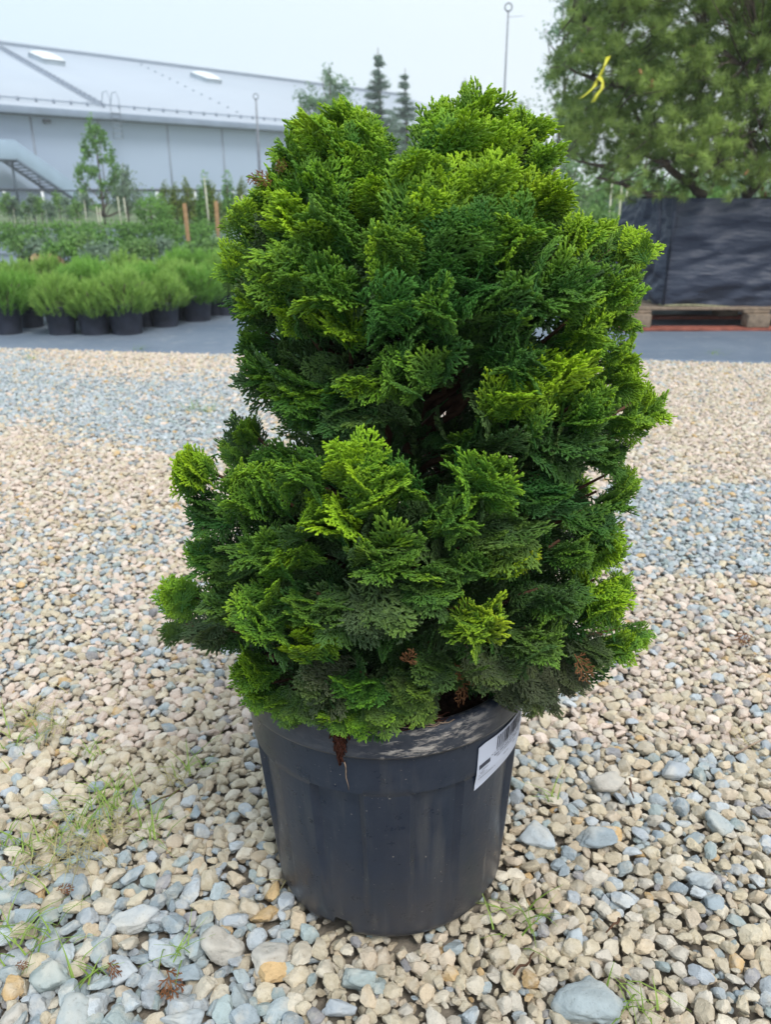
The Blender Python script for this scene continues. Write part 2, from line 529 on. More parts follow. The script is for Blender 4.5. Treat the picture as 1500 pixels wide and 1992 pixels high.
# the larger stones that can be told apart: (px, py, width px, height px, height/width of the stone, blue?, label)
BIG = [
    (1150, 1925, 158, 150, 1, 'largest stone in the gravel, pale blue grey, right of the pot at the lower edge'),
    (1048, 1614, 78, 62, 1, 'blue grey stone close beside the right side of the pot'),
    (1165, 1622, 84, 48, 1, 'long jagged blue grey stone right of the stone beside the pot'),
    (1232, 1640, 42, 46, 1, 'small upright blue grey stone right of the long jagged one'),
    (1312, 1492, 66, 44, 1, 'flat blue stone nearest the upper right among the gravel stones'),
    (1180, 1512, 74, 52, 0, 'grey brown stone with dark pits between the pot sticker and the right edge'),
    (1400, 1590, 64, 46, 1, 'rounded blue grey stone near the right edge, level with the pot middle'),
    (1362, 1700, 74, 50, 1, 'wide pale blue stone in the cluster at lower right'),
    (1392, 1738, 44, 38, 1, 'smaller blue stone touching the wide pale blue one below'),
    (255, 1780, 104, 58, 1, 'long oval blue grey stone lying left of the pot'),
    (462, 1776, 62, 46, 1, 'rounded blue stone just left of the pot base'),
    (396, 1772, 40, 38, 1, 'small blue stone between the long oval one and the rounded one'),
    (435, 1826, 84, 62, 0, 'blocky grey beige stone left of the pot base'),
    (520, 1846, 78, 62, 0, 'smooth grey beige stone in front of the notched pot base'),
    (370, 1872, 74, 78, 1, 'steep sided blue grey stone beside the brown sprig'),
    (312, 1832, 62, 58, 1, 'blue stone under the long oval one with a pinkish chip beside it'),
    (170, 1768, 56, 52, 1, 'blue stone left of the long oval one'),
    (95, 1888, 86, 56, 1, 'pale wide stone near the lower left corner'),
    (140, 1958, 76, 72, 1, 'square pale blue stone at the bottom edge of the left corner'),
    (358, 1972, 100, 54, 1, 'flat green grey stone at the bottom edge left of the middle'),
    (30, 1950, 56, 62, 0, 'pale stone at the lower left corner of the picture'),
    (240, 1868, 70, 60, 1, 'blue grey stone between the two brown sprigs'),
    (655, 1948, 80, 42, 1, 'flat pale blue stone at the bottom below the pot'),
    (700, 1893, 72, 40, 1, 'flat blue grey stone under the front edge of the pot'),
    (128, 1700, 60, 44, 1, 'pale blue stone at the edge of the dry grass tuft'),
    (1120, 1812, 44, 46, 1, 'single blue cube shaped stone right of the pot foot'),
]
POT_X, POT_Y, POT_R = 0.007, .967, .166
grid = {}
CELL = .05
def near(x, y, r, k):
    gx, gy = int(math.floor(x / CELL)), int(math.floor(y / CELL))
    for i in (-1, 0, 1):
        for j in (-1, 0, 1):
            for (a, b, c) in grid.get((gx + i, gy + j), ()):
                if (a - x) ** 2 + (b - y) ** 2 < (k * (r + c)) ** 2: return True
    return False
def put(x, y, r): grid.setdefault((int(math.floor(x / CELL)), int(math.floor(y / CELL))), []).append((x, y, r))

BEIGE = np.array([(.60, .52, .38), (.64, .56, .42), (.70, .63, .51), (.57, .49, .36), (.63, .53, .41), (.53, .46, .35), (.62, .51, .37), (.61, .56, .48)])
BLUE = np.array([(.40, .46, .48), (.47, .52, .55), (.35, .41, .45), (.52, .56, .59), (.44, .48, .52), (.39, .46, .46)])
PINK = np.array([(.70, .57, .48), (.73, .62, .54), (.65, .53, .45)])
bigroot = None
for k, (px, py, wp, hp, blue, lab) in enumerate(BIG):
    c = ground(px, py + hp * .2, .012)
    d = c.y * math.cos(PITCH) + CAM_H * math.sin(PITCH)
    r = wp / 2 * d / FPX
    V = stone_verts(900 + k, IV, .62, 18, 13) * r
    V[:, 1] *= min(1.2, max(.7, hp / wp * 1.35))
    so = link('stone', fast_mesh('large_stone', V, IF, True), M['stone'])
    so.location = (c.x, c.y, r * .30)
    so.rotation_euler = (random.uniform(-.15, .15), random.uniform(-.15, .15), 0)
    cb = (BLUE if blue else BEIGE)[k % (6 if blue else 4)] * .9
    if not blue: cb = np.array((.50, .47, .42))
    so['stone_colour'] = [float(x) for x in cb] + [1.0]
    tag(so, lab, 'stone', 'larger stones lying on the gravel')
    put(c.x, c.y, r * .55); put(c.x - r * .35, c.y, r * .45); put(c.x + r * .35, c.y, r * .45)
# pot foot print
PX, RX, SX, IX, CX = [], [], [], [], []
def try_layer(count, rmin, rmax, z, k, kbig, power=2.0, ymax=4.95):
    """stones sized r, biggest first"""
    yy = rng.uniform(.0, 1, count)
    # even over the wedge seen by the camera, plus a margin
    y = np.sqrt(.45 ** 2 + yy * ((ymax + .3) ** 2 - .45 ** 2)); hw = .52 * y + .35
    x = rng.uniform(-1, 1, count) * hw
    r = rmin + (rmax - rmin) * rng.uniform(0, 1, count) ** power
    o_ = np.argsort(-r)
    for i in o_:
        X, Y_, r_ = x[i], y[i], r[i]
        if Y_ > cloth_edge(X) - .01 + random.uniform(-.02, .03): continue
        px, py = to_px(X, Y_)
        s = .84 if py < 1350 else .94
        if py > 1700 and px < 600: s = 1.2
        r_ *= s
        if z > -.005 and (X - POT_X) ** 2 + (Y_ - POT_Y) ** 2 < (POT_R + r_ * (.55 if z > -.005 else 0)) ** 2: continue
        if near(X, Y_, r_, k): continue
        put(X, Y_, r_)
        b = blue_share(px, py)
        isb = random.random() < b
        if isb: c = BLUE[random.randrange(6)]
        elif (py < 1450 and random.random() < .45): c = PINK[random.randrange(3)]
        else: c = BEIGE[random.randrange(8)]
        if random.random() < .02: c = np.array((.60, .42, .22))
        if random.random() < .02: c = np.array((.34, .33, .34))
        c = c * random.uniform(.85, 1.12)
        PX.append((X, Y_, z + r_ * .15 + random.uniform(-.003, .004))); SX.append((r_ * 1.12, r_ * 1.12, r_ * 1.0))
        RX.append((random.uniform(-.5, .5), random.uniform(-.5, .5), random.uniform(0, 6.28)))
        IX.append(random.randrange(26)); CX.append(c)
try_layer(420000, .0050, .0165, .0, .64, 0, 1.6)
grid_top = grid
grid = {}
try_layer(240000, .006, .013, -.007, .58, 0)
o = instancer('gravel', PX, RX, SX, IX, pcol, {'stone_colour': CX})
tag(o, 'beige and blue grey crushed stone gravel spread over the yard', 'gravel', kind='stuff')
print('stones', len(PX))

# ------------------------------------------------------------------ cypress sprays
def spray_mesh(seed, L=.10, spread=.62, k1=5.0, k2=2.0, fat=1.0, name='foliage_spray'):
    """a flat, shell-curved fan of scale-leaved cords, growing along +X, face along +Z"""
    r = np.random.default_rng(seed)
    mb = MB()
    def cord(p0, ang, ln, rem_par, w, zoff, bend, lev):
        n = max(3, int(ln / .0021) + 1)
        t = np.linspace(0, 1, n)
        a = ang + bend * t
        step = ln / (n - 1)
        xy = np.c_[np.cos(a), np.sin(a)] * step
        xy = np.vstack([p0, p0 + np.cumsum(xy[:-1], axis=0)])
        z = zoff + (.0025 * t if lev > 1 else 0) * np.ones(n)
        x, y = xy[:, 0], xy[:, 1]
        Z = z - k1 * y ** 2 - k2 * x ** 2 + .0035 * np.sin(x * 70 + seed) * np.cos(y * 60 + seed * 2)
        rad = w * (1 - .25 * t) * np.where(np.arange(n) % 2 == 0, 1.16, .82)
        rad[-1] *= .55
        rem = rem_par * .55 + ln * (1 - t)
        tipv = np.exp(-rem / .024)
        mb.tube(np.c_[x, y, Z], rad, 4, .62, (0, 0, 1), tipv)
        return xy, a
    nmain = int(L / .0016)
    t = np.linspace(0, 1, 40)
    A, aa = cord(np.zeros(2), r.uniform(-.08, .08), L, 0, .0016 * fat, 0, r.uniform(-.25, .25), 0)
    s = .10 * L; side = 1
    while s < L * .97:
        i = min(len(A) - 1, int(s / L * (len(A) - 1)))
        env = min(1, .30 + 2.3 * s / L)
        l1 = (spread * (L - s) * env + .008) * r.uniform(.8, 1.15)
        ang = aa[i] + side * r.uniform(.62, .90)
        zo = r.uniform(-.003, .004)
        rp = (L - s) * .22
        B, ba = cord(A[i], ang, l1, rp, .00145 * fat, zo, -side * r.uniform(.2, .5), 1)
        q = .0035; sd = side
        while q < l1 * .96:
            j = min(len(B) - 1, int(q / l1 * (len(B) - 1)))
            l2 = min(.0190, .42 * (l1 - q) + .0075) * r.uniform(.75, 1.15)
            C, ca = cord(B[j], ba[j] + sd * r.uniform(.5, .8), l2, (l1 - q) * .75 + rp, .00135 * fat, zo + r.uniform(-.001, .001), -sd * r.uniform(.1, .4), 2)
            if l2 > .0075:
                for m_ in (.4, .68):
                    jj = int(m_ * (len(C) - 1)); s2 = 1 if r.random() < .5 else -1
                    cord(C[jj], ca[jj] + s2 * .6, l2 * .45 * r.uniform(.7, 1.1), (l1 - q) * .6 + rp + l2 * .3, .0013 * fat, zo + r.uniform(0, .0015), 0, 3)
            q += r.uniform(.0050, .0068); sd = -sd
        s += r.uniform(.0060, .0085); side = -side
    return mb.mesh(name, True, 'tip')


SPR = []
for i in range(10):
    SPR.append(spray_mesh(31 + i, .10, (.62, .75, .55, .68, .8)[i % 5], (7, 10, 4, 8, 12)[i % 5], (-1.5, -3.5, .5, -4.5, 2.5)[i % 5], 1.4))
for me in SPR: me.materials.append(M['cypress'])
scol = bpy.data.collections.new('spray_sources')
for i, me in enumerate(SPR):
    so = bpy.data.objects.new('spray_source_%02d' % i, me); scol.objects.link(so)
print('spray tris', [len(m.polygons) * 2 for m in SPR])

# silhouette of the plant, photograph rows: py, left, right
SIL = np.array([(160, 600, 1040), (200, 580, 1050), (300, 530, 1110), (400, 470, 1140), (500, 440, 1270), (600, 455, 1240), (700, 470, 1230),
                (800, 490, 1270), (850, 520, 1240), (880, 420, 1230), (900, 320, 1230), (1000, 350, 1230), (1100, 340, 1220), (1200, 310, 1260),
                (1300, 430, 1230), (1400, 500, 1060), (1450, 560, 900)], float)
AX_Y = .985
def pad_depth(px, py):
    l = np.interp(py, SIL[:, 0], SIL[:, 1]); r = np.interp(py, SIL[:, 0], SIL[:, 2])
    c, a = (l + r) / 2, (r - l) / 2
    q = min(1.0, abs(px - c) / a)
    am = a / 1600.0
    dep = am * .88 * math.sqrt(max(0, 1 - q * q))
    if py < 330: dep *= .45 + .55 * (py - 150) / 180
    if py < 420 and abs(px - 760) < 60: dep -= .03
    if py > 1290: dep = max(dep, math.sqrt(max(0, .208 ** 2 - ((px - 752) / 1450.0) ** 2)) + .012)
    # the neck between the upper and lower mass is set back
    if 820 < py < 900 and px < 900: dep -= .05
    if 640 < py < 860 and 820 < px < 950: dep -= .05
    return AX_Y - dep, c


# pads of sprays: px, py, radius px, upward share of growth (-1..1), freshness, age(olive), hue(bluish), gold
PADS = [
    (650, 225, 66, 1, .9, 0, .2), (592, 262, 60, .9, .75, 0, .3), (700, 262, 54, .9, .8, 0, .2), (545, 320, 58, .6, .8, 0, .2),
    (640, 300, 78, .9, .7, 0, .3), (705, 335, 70, .9, .7, 0, .3), (600, 372, 78, .8, .6, 0, .5), (720, 395, 66, .9, .85, 0, .2),
    (480, 418, 64, .4, .9, 0, .2), (545, 432, 76, .5, .95, 0, .1), (640, 452, 76, .7, .55, 0, .4), (456, 505, 52, .2, .9, 0, .1),
    (560, 520, 76, .3, .6, 0, .2), (662, 540, 76, .1, .45, 0, .3), (480, 570, 52, -.1, .7, 0, .2), (520, 385, 60, .6, .7, 0, .3),
    (885, 232, 62, 1, .85, 0, .2), (950, 205, 66, 1, .9, 0, .1), (1045, 245, 62, .9, .9, 0, .1), (880, 292, 76, .9, .7, 0, .3),
    (975, 292, 78, .9, 1, 0, 0), (1075, 318, 56, .7, .75, 0, .2), (822, 345, 56, .9, .8, 0, .1), (935, 372, 80, .9, 1, 0, 0),
    (1062, 398, 78, .6, 1, 0, 0, .25), (822, 410, 76, .8, .8, 0, .1), (900, 470, 84, .6, .35, 0, .5), (1012, 472, 76, .5, .5, 0, .3),
    (770, 492, 66, .6, .6, 0, .2), (1155, 462, 70, .6, .85, 0, .1), (1236, 478, 56, .35, 1, 0, 0), (1195, 548, 76, .2, .55, 0, .2),
    (1092, 552, 80, .2, .35, 0, .4), (985, 575, 84, .1, .3, .15, .5), (880, 575, 70, .3, .3, 0, .5), (768, 602, 76, .4, .35, 0, .8),
    (1138, 628, 70, .1, .65, 0, .2), (1215, 590, 52, -.1, .6, 0, .2), (552, 618, 64, .6, .95, 0, .1), (650, 645, 62, .4, .8, 0, .1),
    (482, 648, 46, .1, .6, 0, .3), (520, 712, 70, .1, .45, 0, .4), (700, 722, 60, -.2, .7, .3, .3), (805, 722, 68, .3, .5, .1, .5),
    (590, 742, 72, 0, .5, 0, .3), (690, 805, 78, -.3, .15, .4, .4), (600, 795, 56, -.3, .3, .1, .5), (912, 650, 72, 0, .15, .2, .6),
    (1205, 682, 56, .3, .95, 0, .1), (1010, 690, 70, .2, .2, .1, .6), (1085, 745, 92, .8, 1, 0, 0), (1000, 790, 76, .4, .8, 0, .1, .1),
    (1150, 792, 66, .2, .6, 0, .2), (1262, 785, 58, .10, .8, 0, .2), (1215, 735, 52, .3, .8, 0, .1), (1110, 862, 84, -.3, .2, .2, .5),
    (925, 852, 70, .1, .35, .1, .3), (955, 925, 76, .2, .5, 0, .3), (1060, 960, 78, -.2, .2, .1, .6), (1215, 925, 44, .2, .7, 0, .2),
    (1165, 1000, 70, -.2, .25, .1, .6), (880, 992, 62, .2, .5, .1, .3), (975, 1035, 82, -.2, .35, .4, .3, .1), (1180, 1062, 66, .3, .85, 0, .1),
    (468, 845, 42, .5, .75, 0, .3), (365, 918, 66, .35, .95, 0, .1), (530, 895, 60, .5, .4, 0, .4), (400, 985, 60, -.1, .2, .1, .6),
    (480, 955, 74, .4, .55, 0, .3), (582, 935, 62, .5, .55, 0, .3), (680, 918, 68, .9, 1, 0, 0), (650, 1015, 76, .5, .95, 0, .1),
    (760, 965, 76, .5, .55, 0, .2), (745, 1070, 92, .1, .45, .2, .2, .15), (402, 1070, 58, 0, .4, 0, .5), (500, 1042, 70, .2, .4, .1, .4),
    (560, 1095, 70, .4, .6, .1, .3), (345, 1165, 62, .3, .75, 0, .3), (430, 1165, 70, -.2, .25, .3, .4), (520, 1190, 78, .2, .6, .1, .4),
    (600, 1250, 72, .7, .95, 0, .1), (390, 1225, 60, -.6, .1, .7, .4), (492, 1285, 66, .1, .7, 0, .2), (655, 1180, 68, -.2, .25, .4, .5),
    (745, 1195, 88, -.5, .15, .6, .4), (835, 1120, 68, -.1, .25, .3, .5), (1000, 1105, 66, .5, .9, 0, .1, .45), (930, 1190, 76, .1, .75, .2, .1, .3),
    (1085, 1155, 68, 0, .25, .3, .5), (1180, 1178, 72, .4, .8, 0, .2), (1238, 1225, 46, 0, .75, 0, .3), (1050, 1235, 76, 0, .35, .5, .6),
    (1160, 1262, 60, -.5, .15, .7, .5), (1055, 1330, 78, -.75, .04, .95, .3), (965, 1300, 60, -.6, .1, .8, .3), (1062, 1362, 66, -.85, .04, .95, .3), (1120, 1315, 56, -.7, .05, .9, .3), (1010, 1345, 56, -.8, .05, .95, .3), (330, 1215, 48, -.2, .3, .4, .3), (1222, 795, 52, .1, .6, 0, .2), (1180, 872, 58, -.1, .4, .1, .3), (1195, 960, 52, 0, .5, .1, .3), (1205, 1240, 58, -.1, .6, .1, .2), (1195, 1130, 50, .1, .6, 0, .2), (620, 1330, 76, -.5, .12, .8, .4),
    (690, 1325, 58, 0, .6, .1, .9), (560, 1375, 52, -.5, .35, .5, .5), (740, 1385, 50, -.4, .45, .5, .4), (645, 1385, 44, -.3, .55, .2, .4), (850, 1290, 52, -.3, .2, .5, .5),
    (1000, 1370, 46, -.7, .08, .9, .3), (610, 1382, 44, -.6, .3, .6, .4), (780, 1370, 46, -.5, .3, .5, .4), (830, 1375, 40, -.5, .2, .6, .4), (540, 1365, 44, -.4, .5, .3, .3), (690, 1395, 40, -.4, .6, .1, .5), (440, 1110, 60, -.2, .3, .3, .4), (1120, 1060, 60, -.1, .4, .1, .4), (905, 1080, 60, .1, .3, .2, .4), (600, 1170, 56, 0, .4, .2, .4), (805, 1335, 58, -.3, .4, .6, .3), (500, 1338, 48, -.1, .7, 0, .3),
]
OUT = [(500,1375),(450,1330),(440,1280),(400,1290),(330,1250),(280,1225),(330,1180),(305,1165),(345,1115),(365,1095),(350,1030),(325,960),(285,958),(290,910),(340,876),(400,866),(430,850),
       (425,825),(470,806),(510,835),(530,868),(592,878),(578,845),(520,812),(488,750),(466,700),(470,650),(445,640),(465,600),(430,560),(425,530),(440,500),(425,450),(460,405),(500,392),(480,370),
       (510,340),(525,290),(545,268),(590,232),(584,192),(620,200),(650,180),(700,195),(738,215),(748,260),(762,312),(778,280),(800,252),(850,212),(850,172),(900,172),(930,185),(960,168),
       (1010,188),(1030,212),(1078,205),(1080,250),(1112,310),(1150,345),(1148,400),(1130,440),(1170,430),(1230,455),(1300,440),(1306,470),(1265,530),(1250,600),(1212,640),(1180,655),(1230,680),
       (1268,720),(1240,750),(1330,765),(1300,800),(1240,830),(1225,870),(1242,920),(1232,960),(1242,1000),(1235,1080),(1200,1110),(1260,1160),(1277,1220),(1240,1300),(1190,1295),(1130,1335),
       (1085,1405),(1030,1405),(960,1372),(880,1402),(800,1402),(690,1428),(600,1402),(540,1392)]
OUTX = np.array([p[0] for p in OUT], float); OUTY = np.array([p[1] for p in OUT], float)
def inside(px, py):
    x1, y1, x2, y2 = OUTX, OUTY, np.roll(OUTX, -1), np.roll(OUTY, -1)
    c = (y1 > py) != (y2 > py)
    return bool(np.sum(c & (px < (x2 - x1) * (py - y1) / np.where(y2 == y1, 1e-9, y2 - y1) + x1)) % 2)
def fits(base, Q, L):
    """a spray must stay within the grown shape of the bush"""
    for u, v in ((.84, 0), (.68, .28), (.68, -.28), (.35, .3), (.35, -.3)):
        p = base + Q @ Vector((u * L, v * L, 0))
        if p.z < .345 and (p.x - POT_X) ** 2 + (p.y - POT_Y) ** 2 < .200 ** 2: return False
        if p.z > .375 and not inside(*to_px(p.x, p.y, p.z)): return False
        if p.z <= .375 and p.y > POT_Y and (p.x - POT_X) ** 2 + (p.y - POT_Y) ** 2 > .22 ** 2: return False
    return True


plant = empty('potted_cypress', (POT_X, POT_Y, .004))
tag(plant, 'bushy dwarf cypress with lime green tips in a big black pot on the gravel', 'potted plant')
inv = Vector((-POT_X, -POT_Y, -.004))


def frame(gv, nv):
    gv = Vector(gv).normalized(); nv = Vector(nv); nv = (nv - gv * nv.dot(gv))
    if nv.length < 1e-3: nv = Vector((0, 0, 1)).cross(gv)
    nv.normalize()
    yv = nv.cross(gv)
    return Matrix((gv, yv, nv)).transposed()


stuff_p, stuff_r, stuff_s, stuff_i = [], [], [], []
stuff_a = {'fresh': [], 'age': [], 'hue': [], 'gold': []}
nparts = 0
INNER = []
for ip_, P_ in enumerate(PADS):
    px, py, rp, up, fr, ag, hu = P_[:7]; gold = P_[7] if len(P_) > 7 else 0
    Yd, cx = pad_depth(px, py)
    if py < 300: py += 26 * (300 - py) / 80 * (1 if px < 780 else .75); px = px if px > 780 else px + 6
    C = at(px, py, Yd)
    axx = at(cx, py, AX_Y).x * .75 + POT_X * .25
    rad = Vector((C.x - axx, C.y - AX_Y, 0))
    if rad.length < .03: rad = Vector((0, -1, 0))
    rad.normalize()
    if py < 300: rad = Vector((rad.x, min(rad.y, -.35), 0)).normalized()
    r_m = rp / 1620.0
    if up > -.15 and py < 1290: up = min(1, up + .22)
    INNER.append((C, rad, r_m, up))
    for back in (0, 1):
        Cb = C.copy(); rb = rad.copy()
        if back: Cb.y = 2 * AX_Y - C.y; rb.y = -rb.y
        nsp = 14 if not back else 5
        for k in range(nsp):
            part = (not back) and k < 3
            layer = 0 if k < 3 else .35
            g0 = (rb * (1 - abs(up) * .7) + Vector((0, 0, 1)) * up * 1.0).normalized()
            shr = 1.0; ok = False
            for attempt in range(9):
                ang = (0, .62, -.62, .3, -.3, .95, -.95, 1.3, -1.3, .1, .5, -.5, .8, -.8)[k] * (1 if attempt < 4 else .5) + random.uniform(-.18, .18)
                n0 = rb * (.45 + .55 * abs(up)) + Vector((0, 0, 1)) * (1.0 - .7 * abs(up)) * (1 if up > -.4 else .6)
                n0 += Vector((random.uniform(-.35, .35), random.uniform(-.35, .35), random.uniform(-.3, .3)))
                Fm = frame(g0, n0)
                gg = Fm @ Vector((math.cos(ang), math.sin(ang), random.uniform(-.22, .12)))
                nn = Fm @ Vector((random.uniform(-.2, .2), random.uniform(-.25, .25), 1))
                Lw = r_m * random.uniform(1.3, 1.75) * shr
                if k >= 5: Lw *= random.uniform(.6, .9)
                Q = frame(gg, nn)
                base = Cb - Vector(gg) * Lw * .60 - (Fm @ Vector((0, 0, 1))) * (.010 + .02 * layer) \
                    + (Fm @ Vector((random.uniform(-.25, .15), random.uniform(-.34, .34), random.uniform(-.1, .28) if k > 8 else 0))) * r_m
                if fits(base, Q, Lw): ok = True; break
                shr *= .92
            if not ok and not (part and inside(*to_px(*(base + Q @ Vector((Lw * .7, 0, 0)))))): continue
            s_ = Lw / .10
            S3 = (s_, s_ * random.uniform(.9, 1.12), s_)
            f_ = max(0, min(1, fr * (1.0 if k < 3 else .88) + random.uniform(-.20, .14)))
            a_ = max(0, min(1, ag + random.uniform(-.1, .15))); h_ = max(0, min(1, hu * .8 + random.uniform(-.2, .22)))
            if back: f_ *= .8
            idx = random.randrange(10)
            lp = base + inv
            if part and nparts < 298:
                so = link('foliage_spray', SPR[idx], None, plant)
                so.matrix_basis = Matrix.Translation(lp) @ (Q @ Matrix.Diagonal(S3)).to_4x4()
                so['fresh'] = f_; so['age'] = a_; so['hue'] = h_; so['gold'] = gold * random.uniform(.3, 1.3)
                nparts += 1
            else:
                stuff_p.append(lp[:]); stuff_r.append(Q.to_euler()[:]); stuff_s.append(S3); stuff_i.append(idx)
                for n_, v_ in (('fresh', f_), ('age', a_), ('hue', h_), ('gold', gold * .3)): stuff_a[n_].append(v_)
# inner layer, older and darker wood-side foliage
for (C, rad, r_m, up) in INNER:
    for k in range(11):
        side = 1 if k < 7 else -1
        q = random.uniform(.25, .82)
        p = Vector((C.x * q + POT_X * (1 - q), AX_Y + (C.y - AX_Y) * q * side, C.z - .02 - .05 * max(0, up) + random.uniform(-.03, .01)))
        gg = Vector((rad.x, rad.y * side, random.uniform(-.2, .9))) + Vector((random.uniform(-.5, .5), random.uniform(-.5, .5), 0))
        Q = frame(gg, Vector((random.uniform(-1, 1), -.6, random.uniform(.2, 1))))
        s_ = random.uniform(.5, .75)
        if not fits(p, Q, s_ * .1): continue
        stuff_p.append((p + inv)[:]); stuff_r.append(Q.to_euler()[:]); stuff_s.append((s_, s_, s_)); stuff_i.append(random.randrange(10))
        for n_, v_ in (('fresh', random.uniform(0, .15)), ('age', random.uniform(.1, .6)), ('hue', random.uniform(0, .6)), ('gold', 0)): stuff_a[n_].append(v_)
o = instancer('inner_foliage', stuff_p, stuff_r, stuff_s, stuff_i, scol, stuff_a, plant)
o['kind'] = 'stuff'
print('sprays', nparts, len(stuff_p))

# trunk and limbs
mb = MB()
def wobble(a, b, n=8, amp=.01, sd=0):
    a, b = Vector(a), Vector(b); out = []
    for i in range(n):
        t = i / (n - 1); p = a.lerp(b, t)
        p += Vector([noise.noise(Vector((sd * 3.1 + j * 7, t * 2.5, sd))) for j in range(3)]) * amp * math.sin(math.pi * min(1, t + .05))
        out.append(p[:])
    return out
T0 = Vector((0, .01, .28)); 
for k, tp in enumerate([(-.06, .01, .92), (.11, .02, .95), (.02, -.02, .78)]):
    mb.tube(wobble(T0 + Vector((.01 * k, 0, 0)), tp, 12, .03, k), np.linspace(.019, .005, 12), 8)
mb.build('trunk', M['bark'], plant, True)
mb = MB()
for k, (C, rad, r_m, up) in enumerate(INNER):
    e_ = C + inv - rad * .02
    z0 = max(.31, e_.z - .10 - .3 * Vector((e_.x, e_.y)).length)
    x0 = (-.03 if e_.x < 0 else .05) * min(1, max(0, (z0 - .4) * 2))
    mb.tube(wobble((x0, .01, z0), e_, 8, .03, k + 10), np.linspace(.0055, .0016, 8), 5)
mb.build('limbs', M['bark'], plant, True)

# dead brown bits in the plant, as on the photograph
DEADM = [spray_mesh(201, .05, .6, 4, 8, .8, 'brown_spray'), spray_mesh(202, .05, .45, 4, -6, .7, 'brown_spray')]
for me in DEADM: me.materials.append(M['dead'])
for k, (px, py, sc_, dy, g_) in enumerate([(530, 352, .45, -.03, (-.6, -.4, .2)), (540, 340, .4, -.04, (.3, -.3, .5)), (885, 1290, .45, .03, (.2, -.3, -1)), (900, 1325, .5, .03, (-.1, -.3, -1)),
                                    (790, 1285, .5, -.03, (.1, -.5, .3)), (1118, 1272, .7, -.03, (.3, -.5, -.4)), (915, 1305, .4, .03, (.3, -.4, -1))]):
    Yd, cx = pad_depth(px, py); C = at(px, py, Yd + dy)
    so = link('brown_spray', DEADM[k % 2], None, plant); so['label'] = 'dry rust brown spray'
    so.matrix_basis = Matrix.Translation(C + inv) @ (frame(g_, (0, -1, .3)) * sc_).to_4x4()

# ------------------------------------------------------------------ the pot
def pot_mesh(z0, R0, z1, R1, z2, nth=288, tilt=(0, 0)):
    """tapered body with shallow flutes between z0 and z2 band"""
    zs = [0, .004, .010, .016, .030, .06, .09, .12, .15, .18, .21, .232, .240, .2455, .249, .2525, .262, .29, .312]
    V = []
    for iz, z in enumerate(zs):
        t = z / .312
        Rr = R0 + (R1 - R0) * t ** .9
        for k in range(nth):
            th = 2 * math.pi * k / nth
            r = Rr
            if z >= .2525: r += .0022
            # flutes: sunken panels that fade towards the foot
            ph = (th * 9 / math.pi + .5) % 2
            s = 1 / (1 + math.exp(-(min(ph, 2 - ph) - .5) * 110))
            depth = .0075 * min(1, max(0, (z - .02) / .11)) if z < .2495 else 0
            r -= depth * s
            if z < .01: r -= .004 * (1 - z / .01) ** 2
            zz = z
            # drainage notches in the foot
            a = (math.degrees(th)) % 360
            for (a0, a1, hh) in ((243, 252, .024), (234, 243, .013), (322, 330, .016), (60, 70, .012), (140, 150, .012)):
                if a0 <= a <= a1: zz = max(zz, hh)
            V.append((r * math.cos(th), r * math.sin(th), zz))
    F = [(i * nth + k, i * nth + (k + 1) % nth, (i + 1) * nth + (k + 1) % nth, (i + 1) * nth + k) for i in range(len(zs) - 1) for k in range(nth)]
    # inner wall so the notches read as holes
    n0 = len(V)
    for z in (.0, .016, .05, .3):
        t = z / .312; Rr = R0 + (R1 - R0) * t ** .9 - .008
        V += [(Rr * math.cos(2 * math.pi * k / nth), Rr * math.sin(2 * math.pi * k / nth), max(z, .001)) for k in range(nth)]
    F += [(n0 + i * nth + k, n0 + (i + 1) * nth + k, n0 + (i + 1) * nth + (k + 1) % nth, n0 + i * nth + (k + 1) % nth) for i in range(1, 3) for k in range(nth)]
    me = fast_mesh('pot', V, F, True); me.set_sharp_from_angle(angle=R(35)); return me

tiltM = Matrix.Rotation(R(-2.2), 4, 'X') @ Matrix.Rotation(R(-1.2), 4, 'Y')
R0, R1 = .166, .192
pot = link('pot', pot_mesh(0, R0, 0, R1, 0), M['pot'], plant); pot.matrix_basis = tiltM
# rim
prof = [(R1 + .0018, .3105), (R1 + .0075, .3112), (R1 + .0082, .3145), (R1 + .0078, .330), (R1 + .0070, .342), (R1 + .0045, .348), (R1 - .001, .3505),
        (R1 - .006, .3495), (R1 - .0085, .346), (R1 - .009, .335), (R1 - .0095, .300)]
nth = 240; V = []
for (r, z) in prof:
    for k in range(nth):
        th = 2 * math.pi * k / nth
        dz = .0006 * math.sin(th * 5) + .0009 * math.sin(th * 3 + 1)
        V.append(((r + .0008 * math.sin(3 * th)) * math.cos(th), (r + .0008 * math.sin(3 * th)) * math.sin(th), z + dz))
F = [(i * nth + k, i * nth + (k + 1) % nth, (i + 1) * nth + (k + 1) % nth, (i + 1) * nth + k) for i in range(len(prof) - 1) for k in range(nth)]
rim = link('rim', fast_mesh('rim', V, F, True), M['rim'], pot)
# soil
V = [(0, 0, .327)]; F = []
for i in range(1, 13):
    for k in range(96):
        th = 2 * math.pi * k / 96; r = (R1 - .0095) * i / 12
        V.append((r * math.cos(th), r * math.sin(th), .325 + .008 * noise.noise(Vector((r * 40 * math.cos(th), r * 40 * math.sin(th), 0)))))
F3 = [(0, 1 + k, 1 + (k + 1) % 96, 1 + (k + 1) % 96) for k in range(96)]
mb = MB(); mb.add(V, [(0, 1 + k, 1 + (k + 1) % 96) for k in range(96)] + [(1 + i * 96 + k, 1 + (i + 1) * 96 + k, 1 + (i + 1) * 96 + (k + 1) % 96, 1 + i * 96 + (k + 1) % 96) for i in range(11) for k in range(96)])
so = mb.build('soil', M['soil'], plant, True); so.matrix_basis = tiltM

